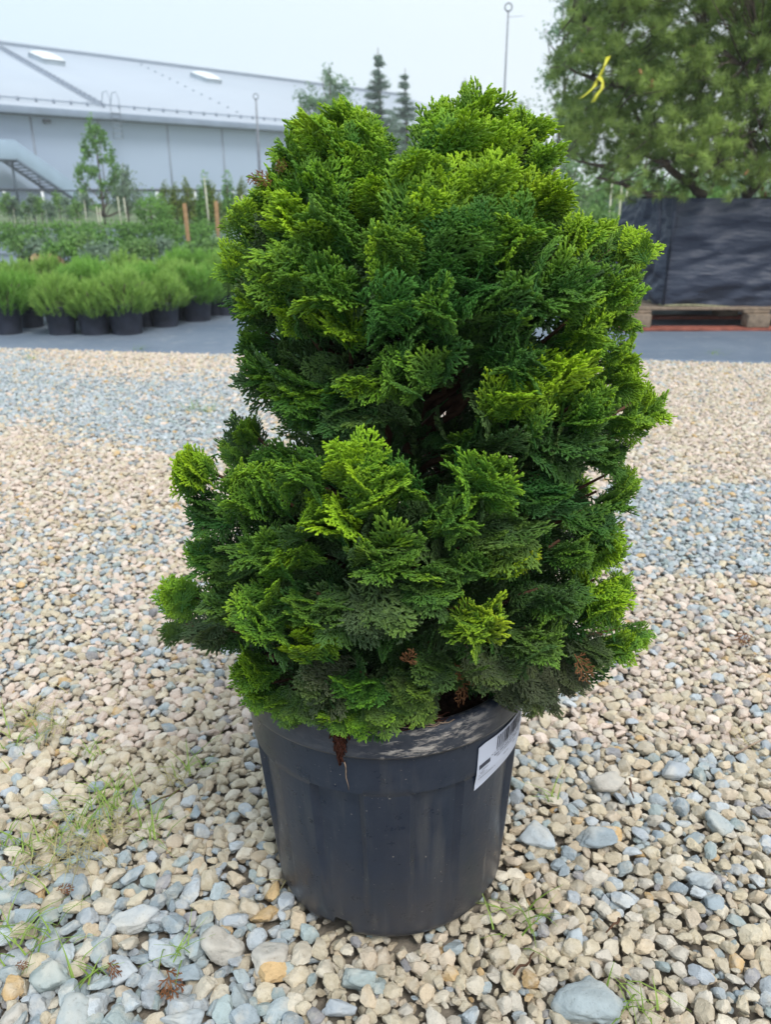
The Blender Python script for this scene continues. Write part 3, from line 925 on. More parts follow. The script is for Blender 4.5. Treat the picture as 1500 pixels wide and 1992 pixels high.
def on_pot(th, z, off=0.0):
    t = z / .312; r = R0 + (R1 - R0) * t ** .9 + .0024 + off
    if z > .3105: r = R1 + .0084 + off
    return (r * math.cos(th), r * math.sin(th), z)
# root clump hanging over the rim, with loose fibres
mb = MB(); mp_ = MB()
th0 = R(-90 - 15.5)
for k in range(110):
    th = th0 + random.gauss(0, .020); zt = random.uniform(.350, .356)
    zb = .345 - random.uniform(.0, .048) * (1 - min(1, abs(th - th0) / .07)) 
    pts = [((R1 - .012) * math.cos(th), (R1 - .012) * math.sin(th), .345), ((R1 + .002) * math.cos(th), (R1 + .002) * math.sin(th), zt)]
    for q in np.linspace(0, 1, 6):
        z = .348 + (zb - .348) * q; r = R1 + .0095 + random.uniform(0, .005) * (1 - q * .5)
        t2 = th + random.uniform(-.008, .008); pts.append((r * math.cos(t2), r * math.sin(t2), z))
    mb.tube(pts, .0011, 4)
for k in range(46):                                   # fibres lying along the inside of the rim, to the right
    th = R(-90 + random.uniform(-14, 20)); dth = random.uniform(.06, .20) * random.choice((-1, 1, 1))
    zz = .3505 + random.uniform(0, .004); r1 = R1 + random.uniform(-.012, .006)
    pts = [((r1 + .004 * math.sin(5 * q)) * math.cos(th + dth * q), (r1 + .004 * math.sin(5 * q)) * math.sin(th + dth * q), zz - .006 * q * q) for q in np.linspace(0, 1, 8)]
    (mb if k % 3 else mp_).tube(pts, .0006, 4)
so = mb.build('root_clump', M['roots'], plant, True); so.matrix_basis = tiltM
thq = th0 + .012
mp_.tube([on_pot(thq + .012 * q + .004 * math.sin(q * 9), .300 - .042 * q, .001) for q in np.linspace(0, 1, 8)], np.linspace(.0011, .0003, 8), 4)
so = mp_.build('pale_root', M['roots_pale'], plant, True); so.matrix_basis = tiltM

# the sticker: peels over the band step; its print is on it
TH_A, TH_B = R(-90 + 36), R(-90 + 70)
def stick(u, v, off=.0):
    """u 0..1 left to right, v 0..1 bottom to top"""
    th = TH_A + (TH_B - TH_A) * u
    zt = .297 + .006 * u - .010 * max(0, .1 - u) * 3
    zb = .226 + .012 * u + .012 * math.sin(u * 3.2) * .6
    z = zb + (zt - zb) * v
    rr = R0 + (R1 - R0) * (z / .312) ** .9 + (.0034 if z > .2525 else .0012 + .0022 * max(0, (z - .235) / .0175)) + off
    return (rr * math.cos(th), rr * math.sin(th), z)
n = 28; V = [stick(i / n, j / n, .0004) for j in range(n + 1) for i in range(n + 1)]
F = [(j * (n + 1) + i, j * (n + 1) + i + 1, (j + 1) * (n + 1) + i + 1, (j + 1) * (n + 1) + i) for j in range(n) for i in range(n)]
stk = link('sticker', fast_mesh('sticker', V, F, True), M['paper'], pot)
def patch(mb, u0, u1, v0, v1, k=2):
    P = []
    for j in range(k + 1):
        for i in range(k + 1): P.append(stick(u0 + (u1 - u0) * i / k, v0 + (v1 - v0) * j / k, .0009))
    mb.add(P, [(j * (k + 1) + i, j * (k + 1) + i + 1, (j + 1) * (k + 1) + i + 1, (j + 1) * (k + 1) + i) for j in range(k) for i in range(k)])
mb = MB(); u = .30
rr_ = random.Random(5)
while u < .90:
    wd = rr_.choice((.010, .010, .018, .026)); patch(mb, u, u + wd, .62, .95); u += wd + rr_.choice((.010, .014, .02))
mb.build('barcode', M['ink'], stk)
mb = MB(); patch(mb, .03, .20, .46, .56)
mb.build('logo_block', M['ink'], stk)
mb = MB(); patch(mb, .08, .10, .485, .53); patch(mb, .12, .15, .50, .515)
mb2 = MB()
def words(v, u0, u1, hgt, seed):
    q = random.Random(seed); u = u0
    while u < u1:
        wd = q.uniform(.008, .018); patch(mb2, u, min(u1, u + wd), v, v + hgt * q.uniform(.6, 1)); u += wd + q.choice((.004, .004, .006, .02))
words(.57, .22, .86, .025, 1); words(.50, .27, .90, .035, 2); words(.43, .32, .80, .032, 3)
words(.40, .04, .18, .018, 4); words(.35, .05, .14, .016, 5); words(.30, .04, .16, .016, 6); words(.22, .04, .32, .020, 7)
words(.30, .46, .58, .026, 8); words(.33, .68, .76, .024, 9); words(.42, .86, .90, .022, 10)
mb2.build('printed_lines', M['ink'], stk)

# ------------------------------------------------------------------ foliage generators for the yard
def leaf_quads(P, N, T, size, asp, fold=0.0):
    """P centres (n,3), N normals, T long axes; returns verts (4n,3), faces"""
    N = unit(N); T = unit(T - N * np.sum(T * N, 1)[:, None]); B = np.cross(N, T)
    s = np.asarray(size)[:, None]
    a = T * s; b = B * s * asp
    V = np.stack([P - a * .5, P + b * .5 - a * .05, P + a * .5, P - b * .5 - a * .05], 1).reshape(-1, 3)
    F = np.arange(len(P) * 4).reshape(-1, 4)
    return V, F


def crown_mesh(name, seed, lobes, nleaf, size, asp=.5, shell=.55, jit=.6, droop=0.0, hollow=True):
    """leaves spread through a set of lobes (cx,cy,cz,rx,ry,rz); clumped; value 'leaf' is 0 dark .. 1 pale"""
    r = np.random.default_rng(seed)
    lob = np.array(lobes, float); vol = lob[:, 3] * lob[:, 4] * lob[:, 5]
    which = r.choice(len(lob), nleaf, p=vol / vol.sum())
    d = unit(r.normal(size=(nleaf, 3)))
    # clumps: pull directions towards cluster directions
    nc = 26
    cl = unit(r.normal(size=(len(lob), nc, 3))); ci = r.integers(0, nc, nleaf)
    cd = cl[which, ci]
    d = unit(d * .42 + cd)
    rad = (shell + (1 - shell) * r.uniform(0, 1, nleaf) ** .7) * (1 + .22 * np.sin(ci * 2.4))
    P = lob[which, :3] + d * rad[:, None] * lob[which, 3:6]
    Nn = d + r.normal(size=(nleaf, 3)) * jit
    T = r.normal(size=(nleaf, 3)); T[:, 2] -= droop
    sz = size * r.uniform(.6, 1.3, nleaf)
    V, F = leaf_quads(P, Nn, T, sz, asp)
    val = np.clip(.25 + .35 * r.uniform(0, 1, nleaf) + .35 * np.maximum(0, rad - .6) + .15 * np.sin(ci * 5.1), 0, 1)
    return fast_mesh(name, V, F, False, 'leaf', np.repeat(val, 4))


def needle_shoots(name, seed, tips, dirs, slen, nper, nlen, nw, spreadang=.9, vals=None):
    """shoots of needles: each shoot runs from tip-dir*slen to tip"""
    r = np.random.default_rng(seed); n = len(tips)
    tips = np.asarray(tips, float); dirs = unit(dirs)
    t = r.uniform(0, 1, (n, nper)); az = r.uniform(0, 6.283, (n, nper))
    ax = np.cross(dirs, r.normal(size=(n, 3))); ax = unit(ax); ay = np.cross(dirs, ax)
    base = tips[:, None, :] - dirs[:, None, :] * (slen * (1 - t))[..., None]
    side = ax[:, None, :] * np.cos(az)[..., None] + ay[:, None, :] * np.sin(az)[..., None]
    nd = unit(dirs[:, None, :] * 1.0 + side * (spreadang * (1.15 - .6 * t))[..., None])
    L = nlen * r.uniform(.7, 1.15, (n, nper))[..., None]
    wdir = unit(np.cross(nd, r.normal(size=(n, nper, 3)))) * nw * .5
    A = base - wdir; B = base + wdir; C = base + nd * L
    V = np.stack([A, B, C], 2).reshape(-1, 3)
    F = np.arange(len(V)).reshape(-1, 3)
    v0 = r.uniform(.15, .6, n) if vals is None else vals
    val = np.clip(v0[:, None] + .35 * t + r.uniform(-.1, .1, (n, nper)), 0, 1)
    return fast_mesh(name, V, F, False, 'leaf', np.repeat(val.ravel(), 3))


def small_pot_mesh(R0=.092, R1=.115, H=.21):
    prof = [(R0, 0), (R1 - .006, H * .86), (R1 - .002, H * .865), (R1 + .002, H * .98), (R1, H), (R1 - .006, H), (R1 - .008, H * .9)]
    n = 28; V = [(r * math.cos(2 * math.pi * k / n), r * math.sin(2 * math.pi * k / n), z) for r, z in prof for k in range(n)]
    F = [(i * n + k, i * n + (k + 1) % n, (i + 1) * n + (k + 1) % n, (i + 1) * n + k) for i in range(len(prof) - 1) for k in range(n)]
    me = fast_mesh('pot', V, F, True); me.materials.append(M['smallpot']); return me
POTM = small_pot_mesh()
n = 24
SOILM = MB(); SOILM.add([(.105 * math.cos(2 * math.pi * k / n), .105 * math.sin(2 * math.pi * k / n), .187) for k in range(n)], [tuple(range(n))])
SOILM = SOILM.mesh('soil'); SOILM.materials.append(M['soil'])

# --- mugo pines in pots, left
MUGO = []
for s_ in range(4):
    r = np.random.default_rng(60 + s_); n = 250
    d = unit(np.c_[r.normal(size=n), r.normal(size=n), np.abs(r.normal(size=n)) * .9 + .02])
    rr = r.uniform(.55, 1, n) ** .6
    tips = np.c_[d[:, 0] * .205 * rr, d[:, 1] * .205 * rr, .21 + d[:, 2] * .245 * rr]
    dirs = np.c_[d[:, 0] * .6, d[:, 1] * .6, np.full(n, .9)]
    me = needle_shoots('foliage', 70 + s_, tips, dirs, .10, 34, .050, .0042, .75, np.clip(r.uniform(-.15, .35, n) + .10 * s_ + .5 * d[:, 2] * rr, 0, 1)); me.materials.append(M['mugo' if s_ % 2 else 'mugo_light'])  # needle colour gets paler towards the top of the mound
    mb = MB()
    for k in range(9):
        a = k * .7; mb.tube(wobble((0, 0, .18), (.13 * math.cos(a), .13 * math.sin(a), .34), 5, .02, k), np.linspace(.007, .003, 5), 5)
    st = mb.mesh('stems', True); st.materials.append(M['pinebark'])
    MUGO.append((me, st))
ORD = ['first', 'second', 'third', 'fourth', 'fifth', 'sixth', 'seventh', 'eighth', 'ninth', 'tenth', 'eleventh', 'twelfth']
row0 = [(-2.98, 5.66), ]
front = [(6, 656), (112, 657), (176, 657), (240, 656), (315, 641), (378, 629), (437, 617), (492, 607)]
rows = []
for i, (px, py) in enumerate(front):
    c = ground(px, py); rows.append((c.x, c.y + .10, 0, i))
for j in range(1, 4):
    for i, (px, py) in enumerate(front):
        c = ground(px, py)
        rows.append((c.x - .07 * j + random.uniform(-.04, .04) + (.13 if j % 2 else 0), c.y + .10 + .33 * j + random.uniform(-.04, .04), j, i))
for (x, y, j, i) in rows:
    v = random.randrange(4)
    if j == 0:
        lab = ORD[i] + ' bushy green pine in a black pot counted from the left along the front row'
    else:
        lab = ('green pine standing %s behind the %s pot of the front row' % (('', 'directly', 'two rows', 'three rows')[j], ORD[i]))
    t = empty('potted_pine', (x, y, .008), random.uniform(0, 6.28)); tag(t, lab, 'potted pine', 'young pines in black pots at the edge of the cloth')
    s_ = random.uniform(.9, 1.12); t.scale = (s_, s_, random.uniform(.85, 1.12)); t.rotation_euler.x = random.uniform(-.04, .04)
    link('pot', POTM, None, t); link('soil', SOILM, None, t)
    link('foliage', MUGO[v][0], None, t); link('stems', MUGO[v][1], None, t)

# --- low mixed plants behind them
LOW = []
for s_, (mt, ns) in enumerate((('heuchera', 420), ('soft', 420), ('heuchera', 380), ('shrub', 420))):
    me = crown_mesh('foliage', 300 + s_, [(0, 0, .25, .17, .17, .09)], ns, .06, .8, .3, .5); me.materials.append(M[mt]); LOW.append(me)
low = []
for k in range(26):
    row = k // 9; i = k % 9
    x = -4.4 + i * .42 + random.uniform(-.08, .08) + row * .12; y = 7.25 + row * .42 + random.uniform(-.08, .08)
    low.append((x, y, row, i))
for (x, y, row, i) in low:
    t = empty('potted_perennial', (x, y, .008), random.uniform(0, 6)); t.scale = (1, 1, random.uniform(.85, 1.1))
    k = (i * 3 + row) % 4
    tag(t, '%s leaved low plant, %s from the left in the %s row behind pines' % (('reddish', 'pale green', 'russet', 'dark green')[k], ORD[i], ('nearest', 'middle', 'farthest')[row]), 'potted plant', 'low mixed plants behind the pines')
    link('pot', POTM, None, t); link('foliage', LOW[k], None, t)


def shrub_thing(name, label, cat, loc, mesh, mat, group=None, scale=(1, 1, 1), stems=None, pot=False):
    t = empty(name, loc, random.uniform(0, 6.28)); t.scale = scale
    tag(t, label, cat, group)
    if not mesh.materials: mesh.materials.append(mat)
    link('foliage', mesh, None, t)
    if stems: link('stems', stems, None, t)
    if pot: link('pot', POTM, None, t)
    return t
STEMS = MB()
for k in range(7):
    a = k * .9; STEMS.tube(wobble((0, 0, 0), (.12 * math.cos(a), .12 * math.sin(a), .38), 5, .03, k), np.linspace(.007, .003, 5), 5)
STEMS = STEMS.mesh('stems', True); STEMS.materials.append(M['pinebark'])
SH = [crown_mesh('foliage', 400 + s_, [(0, 0, .30, .24, .24, .17), (.1, .05, .38, .14, .14, .12), (-.1, -.04, .36, .13, .13, .12)], 900, .05, .5, .35, .8) for s_ in range(3)]
mats3 = ['soft', 'grey', 'shrub']
for me, k in zip(SH, mats3): me.materials.append(M[k])
for k in range(12):                                    # loose leafy shrubs in front of the dark ones
    px = 40 + k * 40; v = k % 3
    c = at(px + random.uniform(-10, 10), 470, 9.8 + random.uniform(-.3, .6))
    s_ = random.uniform(.9, 1.1)
    shrub_thing('leafy_shrub', '%s loose shrub, %s from the left in the row behind the low plants' % (('light green', 'grey green', 'mid green')[v], ORD[k]), 'shrub',
                (c.x, c.y, 0), SH[v], None, 'loose leafy shrubs on the cloth', (s_, s_, s_ * random.uniform(.80, .98)), STEMS, True)
DH = [crown_mesh('foliage', 430 + s_, [(0, 0, .30, .36, .3, .25), (.18, 0, .34, .2, .2, .2), (-.18, 0, .34, .2, .2, .2)], 1700, .045, .5, .4, .7) for s_ in range(2)]
for me in DH: me.materials.append(M['shrub'])
for k in range(8):                                     # dense round shrubs
    px = -20 + k * 58 + (k > 2) * 6
    c = at(px, 460, 13 + random.uniform(-.3, .3)); s_ = random.uniform(.92, 1.1)
    shrub_thing('dense_shrub', 'dense dark green rounded shrub, %s from the left in the hedge like row' % ORD[k], 'shrub', (c.x, c.y, 0), DH[k % 2], None,
                'dense shrubs standing in a row', (s_, s_, s_ * .93), STEMS)
# ball on a stem
me = crown_mesh('crown', 470, [(0, 0, 0, .32, .32, .27)], 1900, .045, .5, .55, .4); me.materials.append(M['shrub'])
c = at(292, 408, 13.4); t = empty('ball_tree', (c.x, c.y, 0)); tag(t, 'round clipped ball shaped small tree above the dense shrubs', 'tree')
link('crown', me, None, t, (0, 0, c.z)); mb = MB(); mb.tube([(0, 0, 0), (0.01, 0, .3), (0, 0, c.z)], .015, 6); mb.build('trunk', M['pinebark'], t, True)
# wooden stakes
for k, (px, py, hh) in enumerate([(361, 397, 'left orange brown wooden stake beside the round ball tree'), (419, 393, 'right orange brown wooden stake next to the cypress')]):
    c = at(px, py, 12.2); mb = MB(); mb.box(-.024, .024, -.024, .024, 0, c.z); mb.box(-.018, .018, -.018, .018, c.z, c.z + .012)
    o = mb.build('wooden_stake', M['stake'], None, False, (c.x, c.y, 0), bevel=.003); o.rotation_euler = (0, R(-1.5 + k * 2), 0); tag(o, hh, 'stake')
# thuja columns
TH = [crown_mesh('crown', 480 + s_, [(0, 0, .45, .19, .19, .42), (0, 0, .82, .13, .13, .36)], 1900, .055, .45, .5, .8) for s_ in range(2)]
TH[0].materials.append(M['thuja']); TH[1].materials.append(M['shrub'])
for k, (px, py, v) in enumerate([(318, 352, 0), (338, 356, 0), (362, 345, 0), (395, 338, 1), (412, 352, 0), (440, 338, 1), (468, 345, 0), (500, 340, 1), (385, 372, 0)]):
    c = at(px, py, 16.3 + random.uniform(-.7, .7)); t = empty('columnar_conifer', (c.x, c.y, 0), random.uniform(0, 6))
    t.scale = (1, 1, c.z / 1.18)
    tag(t, '%s columnar conifer, %s from the left in front of the warehouse wall' % (('olive yellow', 'deeper green')[v], ORD[k] if k < 8 else 'shortest one'), 'conifer', 'columnar conifers in a row')
    link('crown', TH[v], None, t); mb = MB(); mb.tube([(0, 0, 0), (0, 0, .5), (0, 0, 1.0)], .014, 5); mb.build('trunk', M['pinebark'], t, True)
# slender staked saplings at the far left
SP = [crown_mesh('crown', 500 + s_, [(0, 0, .78, .17, .17, .24), (.04, 0, .95, .10, .10, .14)], 600, .06, .45, .2, .9) for s_ in range(2)]
for me in SP: me.materials.append(M['soft' if me is SP[0] else 'grey'])
for k in range(10):
    px = 8 + k * 17; c = at(px, 375 + (k % 3) * 8, 17 + random.uniform(-.8, .8)); t = empty('young_tree', (c.x, c.y, 0), random.uniform(0, 6)); t.scale = (1, 1, c.z / 1.05)
    tag(t, 'slim young tree tied to a pale cane, %s from the left edge' % ORD[k], 'young tree', 'staked young trees far left')
    link('crown', SP[k % 2], None, t)
    mb = MB(); mb.tube(wobble((0, 0, 0), (.02, 0, .85), 5, .02, k), .008, 5); mb.build('trunk', M['pinebark'], t, True)
    mb = MB(); mb.tube([(.05, -.03, 0), (.05 + random.uniform(-.05, .05), -.03, .9)], .013, 5); mb.build('cane', M['bamboo'], t, True)
for k, (px, py) in enumerate([(187, 402), (193, 405), (228, 382), (240, 384), (397, 345), (400, 368), (470, 380)]):
    c = at(px, py, 14.5); mb = MB(); mb.tube([(0, 0, 0), (.01, 0, c.z * .5), (0, 0, c.z)], .010, 5)
    o = mb.build('support_cane', M['bamboo'], None, True, (c.x, c.y, 0))
    tag(o, 'thin pale support cane, %s from the left among the nursery plants' % ORD[k], 'cane', 'support canes')


def tree(name, label, cat, loc, H, lobes, nleaf, size, mat, seed, trunk_r=.05, asp=.5, shell=.1, jit=.8, group=None, droop=0, branches=14):
    t = empty(name, loc); tag(t, label, cat, group)
    me = crown_mesh('crown', seed, lobes, nleaf, size, asp, shell, jit, droop); link('crown', me, mat, t)
    mb = MB(); mb.tube(wobble((0, 0, 0), (0, 0, H * .92), 9, H * .03, seed), np.linspace(trunk_r, trunk_r * .2, 9), 7)
    for k in range(branches):
        l = lobes[k % len(lobes)]; a = random.uniform(0, 6.28)
        e_ = (l[0] + .7 * l[3] * math.cos(a), l[1] + .7 * l[4] * math.sin(a), l[2] + l[5] * random.uniform(-.2, .6))
        mb.tube(wobble((0, 0, max(.2, e_[2] - .35 * H * random.uniform(.4, .9))), e_, 6, H * .02, seed + k), np.linspace(trunk_r * .4, trunk_r * .08, 6), 5)
    mb.build('trunk', M['pinebark'], t, True)
    return t

# ragged small-leaved tree before the warehouse
c = at(200, 400, 25); T = at(190, 235, 25).z
lobes = []
for k in range(34):
    z = .4 + (T - .4) * (k / 34); wd = 1.25 * (1 - (k / 34)) ** .8 + .05
    a = k * 2.4; lobes.append((math.cos(a) * wd * .62, math.sin(a) * wd * .62, z + random.uniform(-.1, .1), random.uniform(.12, .34) * (1.1 - k / 50), .22, random.uniform(.15, .34)))
tree('poplar_tree', 'ragged small leaved tree standing before the warehouse wall', 'tree', (c.x, c.y, 0), T, lobes, 3800, .095, M['shrub'], 521, .05, .55, .1)
c2 = at(238, 330, 24.6)
tree('poplar_tree', 'shorter bushy tree joined to the right of the ragged small leaved tree', 'tree', (c2.x, c2.y, 0), 1.75,
     [(0, 0, .9, .45, .4, .55), (-.25, 0, .7, .3, .3, .4), (.1, 0, 1.35, .25, .25, .35), (.35, 0, .7, .4, .4, .4)], 1800, .08, M['grey'], 523, .03)

# trees beyond
def fir(px, py, Y, width, label, seed, mat='fir', dens=1.0):
    r = np.random.default_rng(seed); top = at(px, py, Y); H = top.z
    t = empty('fir_tree', (top.x, Y, 0)); tag(t, label, 'fir tree', 'trees beyond the nursery')
    tips, dirs = [], []
    mbt = MB(); mbt.tube([(0, 0, 0), (.02 * H, 0, H * .5), (0, 0, H)], [H * .022, H * .012, H * .002], 6)
    for z in H * np.sort(r.uniform(.10, .96, 70))[::-1]:
        L = width * (.03 + 1.15 * ((H - z) / H))
        for k in range(2):
            a = r.uniform(0, 6.28); l = L * r.uniform(.35, 1.25)
            m = max(3, int(l / (H * .022) * dens))
            for q in np.linspace(.15, 1, m):
                for s in (-1, 0, 1):
                    aa = a + s * .35 * q
                    tips.append((math.cos(aa) * l * q, math.sin(aa) * l * q, z - l * .32 * q + l * .25 * q * q))
                    dirs.append((math.cos(aa), math.sin(aa), .1))
            mbt.tube([(0, 0, z), (math.cos(a) * l * .5, math.sin(a) * l * .5, z - l * .13), (math.cos(a) * l, math.sin(a) * l, z - l * .07)], [H * .005, H * .003, H * .001], 4)
    me = needle_shoots('crown', seed, tips, dirs, H * .035, 9, H * .030, H * .006, 1.0)
    link('crown', me, M[mat], t); mbt.build('trunk', M['pinebark'], t, True)
    return t
fir(735, 92, 38, 1.65, 'taller blue green fir with pointed top seen between the two lobes of the cypress', 541)
fir(788, 132, 40, 1.5, 'shorter fir right of the tall fir with a thin bare leader', 542)
fir(905, 150, 62, 1.6, 'faint distant conifer behind the right lobe of the cypress', 543)
c = at(640, 118, 34); T = c.z
lobes = [(0, 0, T * .90, .42, .4, T * .09), (.35, 0, T * .78, .75, .6, T * .12), (-.75, 0, T * .76, .62, .6, T * .12), (-.1, 0, T * .68, 1.1, .8, T * .12), (.6, 0, T * .5, .8, .7, T * .16), (-.5, 0, T * .45, .9, .7, T * .16), (.2, 0, T * .3, 1.2, .8, T * .15)]
tree('birch_tree', 'pale leaved tree rising behind the left lobe of the cypress at the warehouse end', 'tree', (c.x, 34, 0), T, lobes, 8200, .13, M['birch'], 551, .10)
c = at(1015, 178, 30)
tree('twiggy_tree', 'thin twiggy tree top showing behind the right lobe near the tall pole', 'tree', (c.x, 30, 0), c.z, [(0, 0, c.z * .9, .45, .4, .35), (.1, 0, c.z * .6, .8, .6, .9)], 1700, .08, M['birch'], 552, .05)
for k, (px, py, Y, lab) in enumerate([(850, 205, 48, 'green broad tree between the firs and the right lobe'), (770, 225, 44, 'low rounded tree under the two firs'), (935, 215, 50, 'distant round tree behind the right lobe of the cypress'), (690, 250, 42, 'low tree left of the tall fir')]):
    c = at(px, py, Y); T = c.z
    tree('broad_tree', lab, 'tree', (c.x, Y, 0), T, [(0, 0, T * .7, 1.7, 1.4, T * .3), (1.0, 0, T * .5, 1.5, 1.2, T * .3), (-1, .2, T * .5, 1.5, 1.2, T * .3), (0, 0, T * .3, 2.2, 1.6, T * .3)], 3600, .22, M['birch'], 560 + k, .12, group='trees beyond the nursery')
# far belt of trees on the right and behind
for k in range(9):
    px = 1040 + k * 75; Y = 24 + (k % 3) * 3; c = at(px, 300 - (k % 2) * 35, Y); T = c.z
    tree('broad_tree', 'light green tree behind the big pine, %s from the left' % ORD[k], 'tree', (c.x, Y, 0), T, [(0, 0, T * .6, 1.1, 1, T * .4), (.5, 0, T * .35, 1.1, 1, T * .35), (-.5, 0, T * .3, 1.1, 1, T * .3)], 2400, .13, M['soft'], 580 + k, .08, group='light green trees behind the big pine')
# pale weeping birch
c = at(1105, 0, 19); T = c.z + .4
lobes = [(0.1, 0, T * .92, .5, .5, .35), (-.15, 0, T * .80, .42, .4, .35), (.2, 0, T * .68, .6, .5, .45), (-.3, 0, T * .62, .35, .35, .3), (.1, 0, T * .5, .6, .5, .45), (.5, 0, T * .85, .6, .5, .6), (.2, 0, T * .35, .5, .5, .4)]
tree('weeping_birch', 'pale weeping birch with hanging twigs left of the big pine', 'tree', (c.x, 19, 0), T, lobes, 4200, .085, M['birch'], 571, .06, .4, .05, 1.0, droop=1.5)

# ------------------------------------------------------------------ the two poles with ring finials
def pole(px, py, Y, label, rad=.02, ring=.06):
    c = at(px, py, Y); t = empty('ring_pole', (c.x, Y, 0)); tag(t, label, 'pole', 'thin poles with ring tops')
    H = c.z
    mb = MB(); mb.tube([(0, 0, 0), (0, 0, H * .6), (0, 0, H - ring * 2.1)], [rad * 1.15, rad, rad * .7], 10); mb.build('shaft', M['pole'], t, True)
    mb = MB(); a = np.linspace(0, 2 * math.pi, 25)
    mb.tube([(ring * math.cos(q), 0, H - ring + ring * math.sin(q)) for q in a], ring * .20, 6, up=(0, 1, 0))
    mb.build('ring', M['pole'], t, True)
    mb = MB(); mb.tube([(0, 0, H - ring * 2.15), (0, 0, H - ring * 1.9)], ring * .35, 8); mb.build('collar', M['dark'], t, True)
    return t
pole(497, 182, 20, 'thin grey pole with a ring top in front of the warehouse wall', .026, .055)
tp = pole(990, 6, 12, 'tall thin dark pole with a ring top against the sky right of the cypress', .014, .045)
mb = MB(); mb.tube([(0, 0, at(990, 33, 12).z), (.2, 0, at(990, 31, 12).z)], .003, 4); mb.build('cross_wire', M['pole'], tp, True)

# ------------------------------------------------------------------ warehouse
WA = at(0, 206, 57)
eA, eB = PITCH + math.atan((206 - 996) / FPX), PITCH + math.atan((248 - 996) / FPX)
WB = at(568, 248, 57 * math.tan(eA) / math.tan(eB))
p0 = Vector((WA.x, WA.y, 0)); p1 = Vector((WB.x, WB.y, 0))
dirv = (p1 - p0).normalized(); perp = Vector((-dirv.y, dirv.x, 0))
EAVE = WA.z; DEP = 24.0
def ridge_py(h):                                    # where a ridge of height h crosses the left edge of the picture
    bestd, py_ = 1e9, 0
    for i in range(-100, 400):
        q = p0 + dirv * (i * .1) + perp * DEP; X, Y_ = to_px(q.x, q.y, h)
        if abs(X) < bestd: bestd, py_ = abs(X), Y_
    return py_
RIDGE = min((EAVE + .1 * i for i in range(10, 110)), key=lambda h: abs(ridge_py(h) - 84))
print('eave', EAVE, 'ridge', RIDGE, WB)
wh = empty('warehouse', p0); wh.rotation_euler = (0, 0, math.atan2(dirv.y, dirv.x)); tag(wh, 'long grey warehouse with a pale low pitched roof and two skylights', 'building')
WC = (p1 - p0).length; WL = WC + 42; ext = -22.0
# local x along the wall, local y away from the camera
mb = MB()
mb.add([(ext, 0, 0), (WL, 0, 0), (WL, 0, EAVE - .3), (ext, 0, EAVE - .3), (WL, 2 * DEP, 0), (WL, 2 * DEP, EAVE - .3), (WL, DEP, RIDGE - .35), (ext, 2 * DEP, 0), (ext, 2 * DEP, EAVE - .3), (ext, DEP, RIDGE - .35)],
       [(0, 1, 2, 3), (1, 4, 5, 6, 2), (0, 3, 9, 8, 7), (4, 7, 8, 5)])
mb.build('wall', M['wall'], wh)
sl = math.atan2(RIDGE - EAVE, DEP + .6)
def roofp(x, s, off=0):
    """s metres up the slope from the eave"""
    return Vector((x, -.6 + s * math.cos(sl) - off * math.sin(sl), EAVE + s * math.sin(sl) + off * math.cos(sl)))
SLEN = (DEP + .6) / math.cos(sl)
mb = MB()
th = .22
a, b, c_, d_ = roofp(ext, 0), roofp(WL + 1.2, 0), roofp(WL + 1.2, SLEN), roofp(ext, SLEN)
e1, e2 = Vector((WL + 1.2, 2 * DEP + .6, EAVE)), Vector((ext, 2 * DEP + .6, EAVE))
dn = Vector((0, 0, -th))
mb.add([p[:] for p in (a, b, c_, d_, e1, e2, a + dn, b + dn, c_ + dn, d_ + dn, e1 + dn, e2 + dn)],
       [(0, 1, 2, 3), (3, 2, 4, 5), (6, 9, 8, 7), (9, 11, 10, 8), (1, 7, 8, 2), (2, 8, 10, 4), (0, 3, 9, 6), (0, 6, 7, 1), (5, 4, 10, 11)])
roof = mb.build('roof', M['roof'], wh)
mb = MB(); mb.box(ext, WL + 1.25, -.95, -.62, EAVE - .42, EAVE + .02); mb.build('gutter', M['fascia'], wh, bevel=.03)
mb = MB(); mb.box(ext, WL, -.05, .0, EAVE - 1.0 + .55, EAVE - .31); mb.build('fascia', M['dark'], wh)
mb = MB(); mb.box(ext, WL + 1.3, DEP - .5, DEP + .5, RIDGE - .05, RIDGE + .16); mb.build('ridge_cap', M['roof'], wh)
mb = MB()
mb.tube([roofp(ext, SLEN - 1.6, .14)[:], roofp(WL + 1.2, SLEN - 1.6, .14)[:]], .055, 6); mb.build('ridge_cable', M['guard'], wh)
mb = MB()
mb.tube([roofp(ext, 1.7, .18)[:], roofp(WL + 1.2, 1.7, .18)[:]], .05, 6)
x = ext
while x < WL:
    q = roofp(x, 1.7); mb.box(q.x - .05, q.x + .05, q.y - .06, q.y + .06, q.z, q.z + .28); x += 1.25
mb.build('snow_guard', M['guard'], wh)

def wall_x(px):
    """local x on the wall for a photograph column near the eave"""
    best = 0; bd = 1e9
    for i in range(-200, 1200):
        x = i * .05; q = p0 + dirv * x; X = to_px(q.x, q.y, EAVE - 1)[0]
        if abs(X - px) < bd: bd = abs(X - px); best = x
    return best
for px in (60, 190, 325, 432, 500):
    x = wall_x(px); mb = MB(); mb.box(x - .07, x + .07, -.035, .0, 0, EAVE - .5); mb.build('panel_joint', M['seam'], wh)
x = WC - .1; mb = MB(); mb.box(x - .15, x + .12, -.12, -.002, 0, EAVE - .35); mb.build('joint_trim', M['dark'], wh)
mb = MB(); x = wall_x(8); mb.box(ext, wall_x(400), -.14, -.04, .85, .98); mb.build('base_rail', M['dark'], wh)
mb = MB(); x = wall_x(88); mb.box(x - .22, x + .22, -.4, -.06, EAVE - .85, EAVE - .62); mb.build('wall_lamp', M['dark'], wh, bevel=.03)


